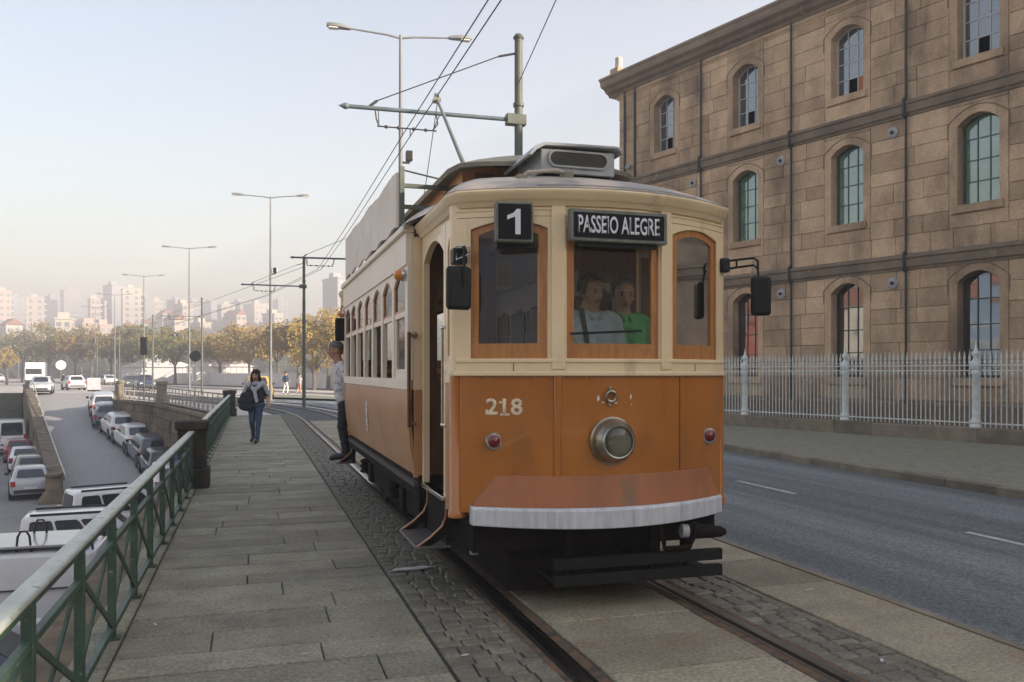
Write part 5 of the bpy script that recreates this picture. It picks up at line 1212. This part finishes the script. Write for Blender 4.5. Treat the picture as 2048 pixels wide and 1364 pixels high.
c += [((-.01,-.17,1.37),(.02,-.30,1.22),.062,.052,m_tee),((.02,-.30,1.22),(.07,-.14,1.42),.042,.034,m_skin),((-.01,.17,1.37),(.0,.27,1.12),.06,.05,m_tee),((.0,.27,1.12),(.12,.24,.95),.042,.034,m_skin)]
c += hand((.07,-.14,1.42),(.1,.25,1),(-1,0,.2),0,1.0)+hand((.12,.24,.95),(.6,-.2,-.6),(0,-1,0),0,.8)
figure('body', MN, c, .0085); hair(MN, hc_, (-1,-.08,0), m_cap, 'cap', 'cap')
# driver and a passenger behind the windscreen
def seated(name, label, loc, shirt, hm, style, face, strap=False):
    t = thing('person', label, 'person', loc, 0); hc_ = (0,-.02,1.56)
    c = head(hc_, face, hr=hm)
    c += [((0,0,1.38),(0,-.01,1.46),.062,.06,m_skin),((-.08,0,.95),(-.09,0,1.27),.12,.12,shirt),((.08,0,.95),(.09,0,1.27),.12,.12,shirt),((-.14,0,1.34),(.14,0,1.34),.095,.095,shirt),((-.08,0,.88),(.08,0,.88),.13,.13,m_dj)]
    c += [((-.18,0,1.35),(-.27,.0,1.08),.068,.055,shirt),((-.27,.0,1.08),(-.22,-.20,1.0),.045,.035,shirt),((.18,0,1.35),(.27,.02,1.08),.068,.055,shirt),((.27,.02,1.08),(.20,-.16,.98),.045,.035,shirt)]
    c += hand((-.22,-.20,1.0),(.1,-1,-.1),(1,0,.2),0,1)+hand((.20,-.16,.98),(-.1,-1,-.2),(-1,0,.2),0,1)
    for s in (-1,1): c += [((s*.09,0,.88),(s*.10,-.02,.48),.10,.07,m_dj),((s*.10,-.02,.48),(s*.10,.0,.08),.065,.045,m_dj),((s*.10,.02,.06),(s*.11,-.15,.035),.045,.04,m_shoe)]
    figure('body', t, c, .009); hair(t, hc_, face, hm, style)
    if strap: MB().bar((-.12,-.10,1.44),(-.06,-.145,1.0),.035,.012).build('strap', m_strap, t)
    figure('collar', t, [((-.05,-.02,1.42),(-.03,-.10,1.37),.022,.02,shirt),((.05,-.02,1.42),(.03,-.10,1.37),.022,.02,shirt),((-.05,.03,1.42),(.05,.03,1.42),.025,.025,shirt)], .01, 1)
seated('driver', 'tram driver in a light blue shirt behind the middle front window', (2.47,6.02,.72), m_blue, m_hair, 'short', (.25,-1,-.05), True)
seated('passenger', 'passenger in a green jacket standing beside the tram driver', (2.79,6.16,.72), m_grn, m_ghair, 'short', (-.15,-1,-.1))
# two far pedestrians and some more in the distance
def walker(label, loc, rz, top, low, hm, seed=0, h=1.0):
    t = thing('person', label, 'person', loc, rz, None); t.scale = (h,)*3; k = .1*(seed % 3-1)
    c = [((0,0,1.55),(0,-.02,1.60),.10,.095,m_skin),((0,0,1.40),(0,0,1.46),.06,.055,m_skin),((-.07,0,.98),(-.08,0,1.30),.12,.12,top),((.07,0,.98),(.08,0,1.30),.12,.12,top),((-.18,0,1.36),(-.28,-.02,1.10),.06,.045,top),((-.28,-.02,1.10),(-.26,-.16,.9),.04,.035,m_skin),((.18,0,1.36),(.28,.05,1.1),.06,.045,top),((.28,.05,1.1),(.27,.0,.88),.04,.035,m_skin)]
    c += [((-.08,0,.9),(-.09,-.12+k,.5),.10,.07,low),((-.09,-.12+k,.5),(-.09,-.1,.08),.065,.045,low),((.08,0,.9),(.09,.04,.5),.10,.07,low),((.09,.04,.5),(.09,.22,.1),.065,.045,low),((-.09,-.1,.05),(-.09,-.25,.04),.045,.04,m_shoe),((.09,.22,.08),(.09,.1,.04),.045,.04,m_shoe)]
    figure('body', t, c, .03, 2); figure('hair', t, [((0,.02,1.63),(0,.01,1.65),.10,.10,hm)], .03, 1)
walker('distant pedestrian in a dark blue top and white trousers near the pale wall', P(-18.1,68,-.06), hd(150), m_jean, m_wht, m_hair, 1, 1.05)
walker('distant pedestrian in a pale dress beside the man in white trousers', P(-17.1,68.4,-.06), hd(150), m_pink, m_skin, m_hair, 2, .95)
walker('far pedestrian in dark clothes near the white round sign, left one', P(-52.8,100,-.06), hd(160), m_dj, m_dj, m_hair, 1)
walker('far pedestrian in dark clothes near the white round sign, right one', P(-51.2,101,-.06), hd(190), m_navy, m_jean, m_hair, 2)
# ------------------------------------------------------------------ far pavement kerb, pale wall, railings
def strip_wall(name, label, cat, a, b, h, th, mat, z0=-.06):
    d = (b-a).xy; L = d.length; t = thing(name, label, cat, (a.x,a.y,z0), math.atan2(d.y,d.x)); MB().bx(0,L,-th/2,th/2,0,h).build('face', mat, t); return t, L
m_pw = M('pale_rendered_wall', (.74,.69,.66), .8, (.60,.56,.54), .8); m_base = M('dark_stone_base', (.10,.09,.075), .9, (.06,.055,.05), 2)
K0, K1 = P(6,52,0), P(-60,138,0)
t, L = strip_wall('boundary_wall', 'long pale rendered wall behind the far pavement', 'wall', P(4,62), P(-64,150), 1.55, .3, m_pw)
MB().bx(0,L,-.22,-.155,0,.55).build('stone_base', m_base, t); MB().bx(0,L,-.2,.2,1.55,1.64).build('coping', m_pw, t)
for i in range(int(L/2.2)): MB().tube([(i*2.2,-.12,1.6),(i*2.2,-.12,2.5)], .025, 5).build('railing_post', m_dpole, t)
MB().bx(0,L,-.135,-.105,2.42,2.46).build('railing_rail', m_dpole, t)
for k in range(1,5): MB().slab([(k*18,.1),(k*18+1.3,.1),(k*18+1.1,1.3),(k*18+.5,1.1)], -.158,-.152, fn=lambda x,z,d: (x,d,z)).build('faded_mural_patch', M('blue_mural', (.20,.28,.30), .8), t)
t, L = strip_wall('far_kerb', 'raised kerb of the far pavement across the sunlit street', 'kerb', P(7,52.5), P(-58,132), .16, .35, m_base)
t, L = strip_wall('median_kerb', 'low kerb of the traffic island in the sunlit street', 'kerb', P(-3,52.5), P(-48,112), .14, .8, m_paving)
# ------------------------------------------------------------------ trees
def leafmat(name, a, b, c3):
    m = M(name, a, .7, b, .35, c3=c3, s3=.55, lo3=.45, hi3=.62, spec=.2, vary=.12); n = m.node_tree.nodes; l = m.node_tree.links
    tl = n.new('ShaderNodeBsdfTranslucent'); mx = n.new('ShaderNodeMixShader'); mx.inputs[0].default_value = .3; b_ = n['Principled BSDF']
    src = b_.inputs['Base Color'].links[0].from_socket; l.new(src, tl.inputs[0]); l.new(b_.outputs[0], mx.inputs[1]); l.new(tl.outputs[0], mx.inputs[2]); l.new(mx.outputs[0], n['Material Output'].inputs[0]); return m
m_lo = leafmat('autumn_leaves', (.34,.22,.06), (.20,.165,.05), (.42,.29,.08)); m_lg = leafmat('green_leaves', (.13,.14,.038), (.08,.10,.03), (.26,.18,.045)); m_lb = leafmat('bronze_leaves', (.24,.17,.045), (.15,.13,.04), (.33,.21,.05)); m_lev = leafmat('evergreen_leaves', (.045,.058,.026), (.03,.042,.02), (.07,.07,.03))
m_bark = M('plane_bark', (.14,.12,.09), .9, (.08,.07,.055), 4, bump=.5)
def tree(label, e, n, h, rad, trunk, mat, seed, count=2600, leaf=.30, group='plane trees along the far street', name='plane_tree', z0=-.06, squash=.8):
    r_ = random.Random(seed); t = thing(name, label, 'tree', P(e,n,z0), 0, group); cz = trunk+(h-trunk)*.5; rz = (h-trunk)*.5
    tb = MB().tube([(0,0,-.3),(.05,0,trunk*.5),(.0,.05,trunk*.95)], [.24,.18,.15], 8)
    tips = []
    for k in range(7):
        a = 2*math.pi*k/7+r_.uniform(-.3,.3); q = Vector((math.cos(a)*rad*.55, math.sin(a)*rad*.55, cz+r_.uniform(-.3,.5)*rz)); tips.append(q)
        tb.tube([(0,.05,trunk*.9), (q.x*.45,q.y*.45,trunk+(q.z-trunk)*.5), q], [.11,.07,.03], 6)
    tb.build('trunk', m_bark, t)
    cl = []
    for k in range(46):
        while 1:
            p = Vector((r_.uniform(-1,1), r_.uniform(-1,1), r_.uniform(-1,1)))
            if .35 < p.length < 1: break
        cl.append((Vector((p.x*rad, p.y*rad, cz+p.z*rz*(.95 if p.z > 0 else squash))), r_.uniform(.16,.34)*rad))
    vs, fs_ = [], []
    for i in range(count):
        c, cr = cl[r_.randrange(len(cl))]; d = Vector((r_.gauss(0,1), r_.gauss(0,1), r_.gauss(0,.8))).normalized()*cr*r_.uniform(.35,1)**.6; p = c+d
        a = Vector((r_.gauss(0,1), r_.gauss(0,1), r_.gauss(0,1))).normalized(); b = a.orthogonal().normalized(); l = leaf*r_.uniform(.6,1.3); k = len(vs)
        vs += [p-a*l*.5, p+b*l*.3, p+a*l*.5, p-b*l*.3]; fs_.append((k,k+1,k+2,k+3))
    m = MB(); m.add(vs, fs_); m.build('crown', mat, t, sharp=0, norm=False); return t
TR = [(656,92,616,712,62,m_lo,'orange brown plane tree beside the tram, tallest of the row'),(596,97,640,716,48,m_lb,'bronze plane tree behind the overhead line pole'),(700,84,640,712,45,m_lo,'orange plane tree half hidden by the tram'),(556,112,646,722,44,m_lo,'orange tinted plane tree behind the walking woman'),(498,118,650,724,52,m_lo,'broad orange topped plane tree left of the walking woman'),
      (440,124,672,726,40,m_lb,'low bronze plane tree in the middle of the row'),(350,128,652,728,48,m_lg,'green plane tree behind the lattice parapet, right one'),(268,136,648,728,38,m_lg,'green plane tree behind the traffic signal'),(305,142,662,726,34,m_lb,'bronze plane tree between the two green ones'),(222,146,668,724,34,m_lg,'small green plane tree left of the traffic signal'),
      (150,150,656,720,42,m_lb,'bronze green plane tree above the far traffic'),(98,150,648,722,44,m_lg,'dark plane tree above the box truck'),(44,152,664,722,40,m_lg,'green plane tree near the picture\'s left edge'),(182,158,664,722,34,m_lb,'brownish plane tree behind the street lamps'),(-20,150,660,722,40,m_lg,'green plane tree at the left edge of the picture')]
for i,(x,n,y0,y1,hw,mat,lab) in enumerate(TR):
    k = n/1700; e = (x-1024)*k; top = 1.68+(745-y0)*k; bot = 1.68+(745-y1)*k
    tree(lab, e, n, top, hw*k*1.3, max(bot,1.8), mat, 100+i, 3400, .34 if n < 110 else .42)
tree('small yellow leaved tree low by the pale wall', -19.6, 84, 5.2, 2.3, 1.7, m_lo, 77, 1500, .26)
tree('yellowish palm like shrub at the far left', -72.5, 122, 5.6, 1.6, 2.0, m_lo, 78, 900, .3)
# ------------------------------------------------------------------ hill with the hazy town
m_hill = M('wooded_hillside', (.06,.065,.04), .95, (.10,.09,.06), .03)
hb = MB(); NX, NZ = 40, 12; vs = []
def hillz(e, n):
    t = max(0, min(1, (n-240)/420)); return (34+10*noise.noise(Vector((e*.004, n*.003, 1.3)))+7*math.sin(e*.006+1))*t*t*(3-2*t)-.3
for j in range(NZ+1):
    for i in range(NX+1):
        n = 230+j*60; e = -900+i*45; vs.append(P(e, n, hillz(e,n)))
hb.add(vs, [(j*(NX+1)+i, j*(NX+1)+i+1, (j+1)*(NX+1)+i+1, (j+1)*(NX+1)+i) for j in range(NZ) for i in range(NX)])
tag(hb.build('hill', m_hill, norm=False), kind='structure')
wd = MB(); rw = random.Random(9); dv, df_ = [], []
for k in range(1500):
    n = rw.uniform(235,640); e = rw.uniform(-.75,-.1)*n+rw.uniform(-20,20); z = hillz(e,n); c = P(e,n,z+2.5)
    for q in range(16):
        d = Vector((rw.gauss(0,1), rw.gauss(0,1), rw.gauss(0,.8))).normalized(); p = c+Vector((d.x*4.5,d.y*4.5,d.z*4)); a = Vector((rw.gauss(0,1),rw.gauss(0,1),rw.gauss(0,1))).normalized(); b = a.orthogonal().normalized(); l = rw.uniform(1.5,3)
        i0 = len(dv); dv += [p-a*l, p+b*l*.7, p+a*l, p-b*l*.7]; df_.append((i0,i0+1,i0+2,i0+3))
wd.add(dv, df_); tag(wd.build('hillside_woods', m_lev, norm=False, sharp=0), 'hazy dark trees covering the far hillside', 'woods', kind='stuff')
m_bw = M('cream_render', (.52,.46,.38), .85, (.44,.38,.32), .05); m_bgr = M('grey_render', (.34,.34,.34), .85, (.28,.28,.28), .05); m_bpk = M('pink_render', (.50,.38,.32), .85); m_win = M('far_window', (.15,.16,.17), .35); m_tile = M('far_roof_tile', (.30,.13,.08), .9, (.22,.10,.06), .3); m_slabw2 = M('balcony_slab', (.48,.45,.40), .8)
def block(label, x, n, ybot, ytop, wpx, mat, rz=35, dep=14, roof=None, name='apartment_block', floors=None, cat='building'):
    k = n/1700; e = (x-1024)*k; zt = 1.68+(745-ytop)*k; zb_ = min(1.68+(745-ybot)*k, hillz(e,n)-1); w_ = max(5, wpx*k*.72); h = zt-zb_
    t = thing(name, label, cat, P(e,n,zb_), hd(rz)); MB().bx(-w_/2,w_/2,-dep/2,dep/2,0,h).build('wall', mat, t, sharp=0)
    if roof == 'tile': MB().slab([(-w_/2-.4,h+.01),(w_/2+.4,h+.01),(0,h+2.2)], -dep/2-.4, dep/2+.4, fn=lambda x,z,y: (x,y,z)).build('roof', m_tile, t)
    else: MB().bx(-w_/2-.3,w_/2+.3,-dep/2-.3,dep/2+.3,h+.01,h+.6).build('roof_parapet', mat, t); MB().bx(-2,1.2,-2,2,h+.61,h+2.6).build('lift_house', mat, t)
    fl = floors or max(1, int(h/3.1)); wm_ = MB(); bl = MB(); nc = max(2, int(w_/3.2)); nd = max(2, int(dep/3.2)); vis = min(fl, 12)
    for f_ in range(fl-vis, fl):
        z = h-(fl-f_)*h/fl+.9
        for c_ in range(nc):
            xx = -w_/2+(c_+.5)*w_/nc; wm_.bx(xx-.75,xx+.75,-dep/2-.08,-dep/2+.02,z,z+1.4)
        for c_ in range(nd):
            yy = -dep/2+(c_+.5)*dep/nd; wm_.bx(w_/2-.02,w_/2+.08,yy-.75,yy+.75,z,z+1.4); wm_.bx(-w_/2-.08,-w_/2+.02,yy-.75,yy+.75,z,z+1.4)
        if h > 14: bl.bx(w_/2,w_/2+1.2,-dep/2+1,dep/2-1,z-.95,z-.2)
    tag(wm_.build('windows', m_win, t, sharp=0, norm=False), kind='stuff')
    if bl.v: tag(bl.build('balconies', m_slabw2, t, sharp=0, norm=False), kind='stuff')
BL_ = [(262,470,642,580,46,m_bw,'tallest hazy apartment tower with a cream sunlit side above the trees'),(226,500,640,572,30,m_bgr,'grey blue tower just left of the tallest hazy block'),(292,520,636,598,20,m_bgr,'narrow grey block right of the tallest hazy tower'),(312,540,634,604,20,m_bw,'pale block second right of the tallest hazy tower'),
  (70,480,636,598,44,m_bw,'wide cream apartment block on the hill at the left'),(30,540,640,596,30,m_bgr,'grey block behind the wide cream one'),(4,430,660,585,32,m_bpk,'pinkish tower cut by the left edge of the picture'),(140,600,630,582,40,m_bgr,'faint grey tower deep in the haze'),(188,470,640,600,24,m_bw,'cream narrow block halfway to the tallest tower'),(208,500,640,606,26,m_bpk,'brownish block beside the cream narrow one'),
  (352,560,640,602,28,m_bgr,'grey block in the middle of the skyline'),(366,430,640,610,28,m_bw,'white apartment block with balconies in the middle of the skyline'),(388,520,640,606,22,m_bgr,'blue grey block behind the white balconied one'),(452,520,640,612,36,m_bw,'low pale block with terraces left of the line pole'),(512,540,636,610,44,m_bw,'wide pale building on the ridge behind the street lamp'),(478,560,636,606,20,m_bgr,'grey block on the ridge'),
  (672,330,655,560,26,m_bgr,'tall slender blue grey tower next to the tram'),(560,600,630,602,26,m_bgr,'faint wide block on the ridge right of the street lamp'),(420,620,630,606,22,m_bgr,'faint block far behind the ridge'),(105,620,632,594,26,m_bgr,'faint block behind the cream one')]
for i,(x,n,yb,yt,wp,mat,lab) in enumerate(BL_): block(lab, x, n, yb, yt, wp, mat, rz=28+(i*17)%22)
HS = [(130,300,662,640,18,'small white house among the hillside trees at left'),(22,290,700,650,34,'pinkish terraced house low at the left edge'),(180,320,668,650,30,'long white house just above the trees'),(350,330,660,640,26,'white hillside house left of the middle'),(30,330,680,668,22,'white house peeping over the left trees'),(470,380,655,630,30,'pale hillside house with terrace below the ridge'),(455,400,662,645,22,'small pale house left of the street lamp'),(300,340,664,648,26,'white villa between the lamp posts'),(205,350,668,652,22,'small house with red roof on the hillside'),(85,320,672,655,34,'red roofed house on the left hillside'),(400,360,660,648,24,'red roofed house in the middle of the hillside'),(255,330,672,656,24,'red roofed house under the tallest tower'),(545,420,650,630,26,'cream house under the ridge right of the lamp'),(330,420,650,628,24,'pale house high on the slope')]
for i,(x,n,yb,yt,wp,lab) in enumerate(HS): block(lab, x, n, yb, yt, wp, (m_bw,m_bw,m_bpk)[i%3], rz=20+(i*23)%40, dep=9, roof='tile' if i%2 else None, name='hillside_house', cat='house')
# pale tents/roofs behind the wall
for e,n,w_,lab in ((-44,128,9,'white pitched marquee behind the pale wall'),(-58,140,11,'second white marquee farther left behind the wall')):
    t = thing('marquee', lab, 'tent', P(e,n,-.06), hd(20)); MB().bx(-w_/2,w_/2,-4,4,0,2.6).build('side_cloth', M('tent_cloth', (.62,.60,.60), .8), t); MB().slab([(-w_/2-.3,2.61),(w_/2+.3,2.61),(0,4.6)], -4.3, 4.3, fn=lambda x,z,y: (x,y,z)).build('roof_cloth', bpy.data.materials['tent_cloth'], t)
# ------------------------------------------------------------------ houses across the street, seen mirrored in the panes
m_fr = [M('house_render', c, .85, tuple(x*.8 for x in c), 1.2) for c in ((.50,.40,.22),(.34,.09,.06),(.46,.44,.40),(.16,.24,.36),(.48,.33,.20),(.52,.50,.44))]
def town_house(label, loc, rz, w_, h, dep, mat):
    t = thing('town_house', label, 'house', loc, rz, 'town houses opposite the warehouse'); MB().bx(-w_/2,w_/2,-dep/2,dep/2,0,h).build('wall', mat, t, sharp=0)
    MB().slab([(-dep/2-.4,h+.01),(dep/2+.4,h+.01),(0,h+2.4)], -w_/2-.1, w_/2+.1, fn=lambda y,z,x: (x,y,z)).build('roof', m_tile, t)
    nc = max(2, int(w_/2.4))
    for f_ in range(int(h/3)):
        for c_ in range(nc):
            x = -w_/2+(c_+.5)*w_/nc; o = MB().bx(x-.55,x+.55,-dep/2-.06,-dep/2+.02,f_*3+.9,f_*3+2.5).build('window', m_bar_w, t); MB().bx(x-.45,x+.45,-dep/2-.075,-dep/2-.062,f_*3+1.0,f_*3+2.4).build('pane', m_win, o)
ORD = 'first second third fourth fifth sixth seventh eighth ninth tenth eleventh last'.split()
CN = ('yellow','red','grey','blue','ochre','white')
for row, (y_, z_, x0_, nh, nm) in enumerate(((-34,-.05,-52,12,'street'), (-52,7.5,-60,12,'hillside'))):
    xs_ = 0
    for i in range(nh):
        w_ = 7+(i*37+row*5)%4; j = (i*5+row*2+i//6)%6; town_house(CN[j]+' %s town house behind the camera, %s from the river' % (nm, ORD[i]), (x0_+xs_+w_/2,y_-(i%2)*3,z_), math.pi, w_, 7+(i*29)%4, 8, m_fr[j]); xs_ += w_
tag(MB().bx(-62,45,-60,-44,-.05,7.5).build('back_terrace', m_oldstone), kind='structure')
xs_ = 0
for i in range(6):
    w_ = 8+(i*31)%4; q = P(-62, 2+xs_+w_/2, LOT); town_house(('ochre','white','red','yellow','grey','blue')[i]+' town house beyond the parking lot', q, -TH+R(90), w_, 9+(i*29)%6, 9, m_fr[(i*2+1)%6]); xs_ += w_
# ------------------------------------------------------------------ autumn haze
a = 1300
hz = MB().bx(-a,a,-a*.35,a,LOT-1.5,66).build('haze', M('haze_surface', (1,1,1)), sharp=0)
hm = bpy.data.materials.new('haze_air'); hm.use_nodes = True; n = hm.node_tree.nodes
n.remove(n['Principled BSDF']); pv = n.new('ShaderNodeVolumePrincipled'); pv.inputs['Color'].default_value = (.96,.91,.93,1); pv.inputs['Density'].default_value = .0031; pv.inputs['Anisotropy'].default_value = .2
hm.node_tree.links.new(pv.outputs[0], n['Material Output'].inputs['Volume']); hz.data.materials.clear(); hz.data.materials.append(hm)
hm.cycles.homogeneous_volume = True if hasattr(hm.cycles, 'homogeneous_volume') else True
tag(hz, kind='stuff')
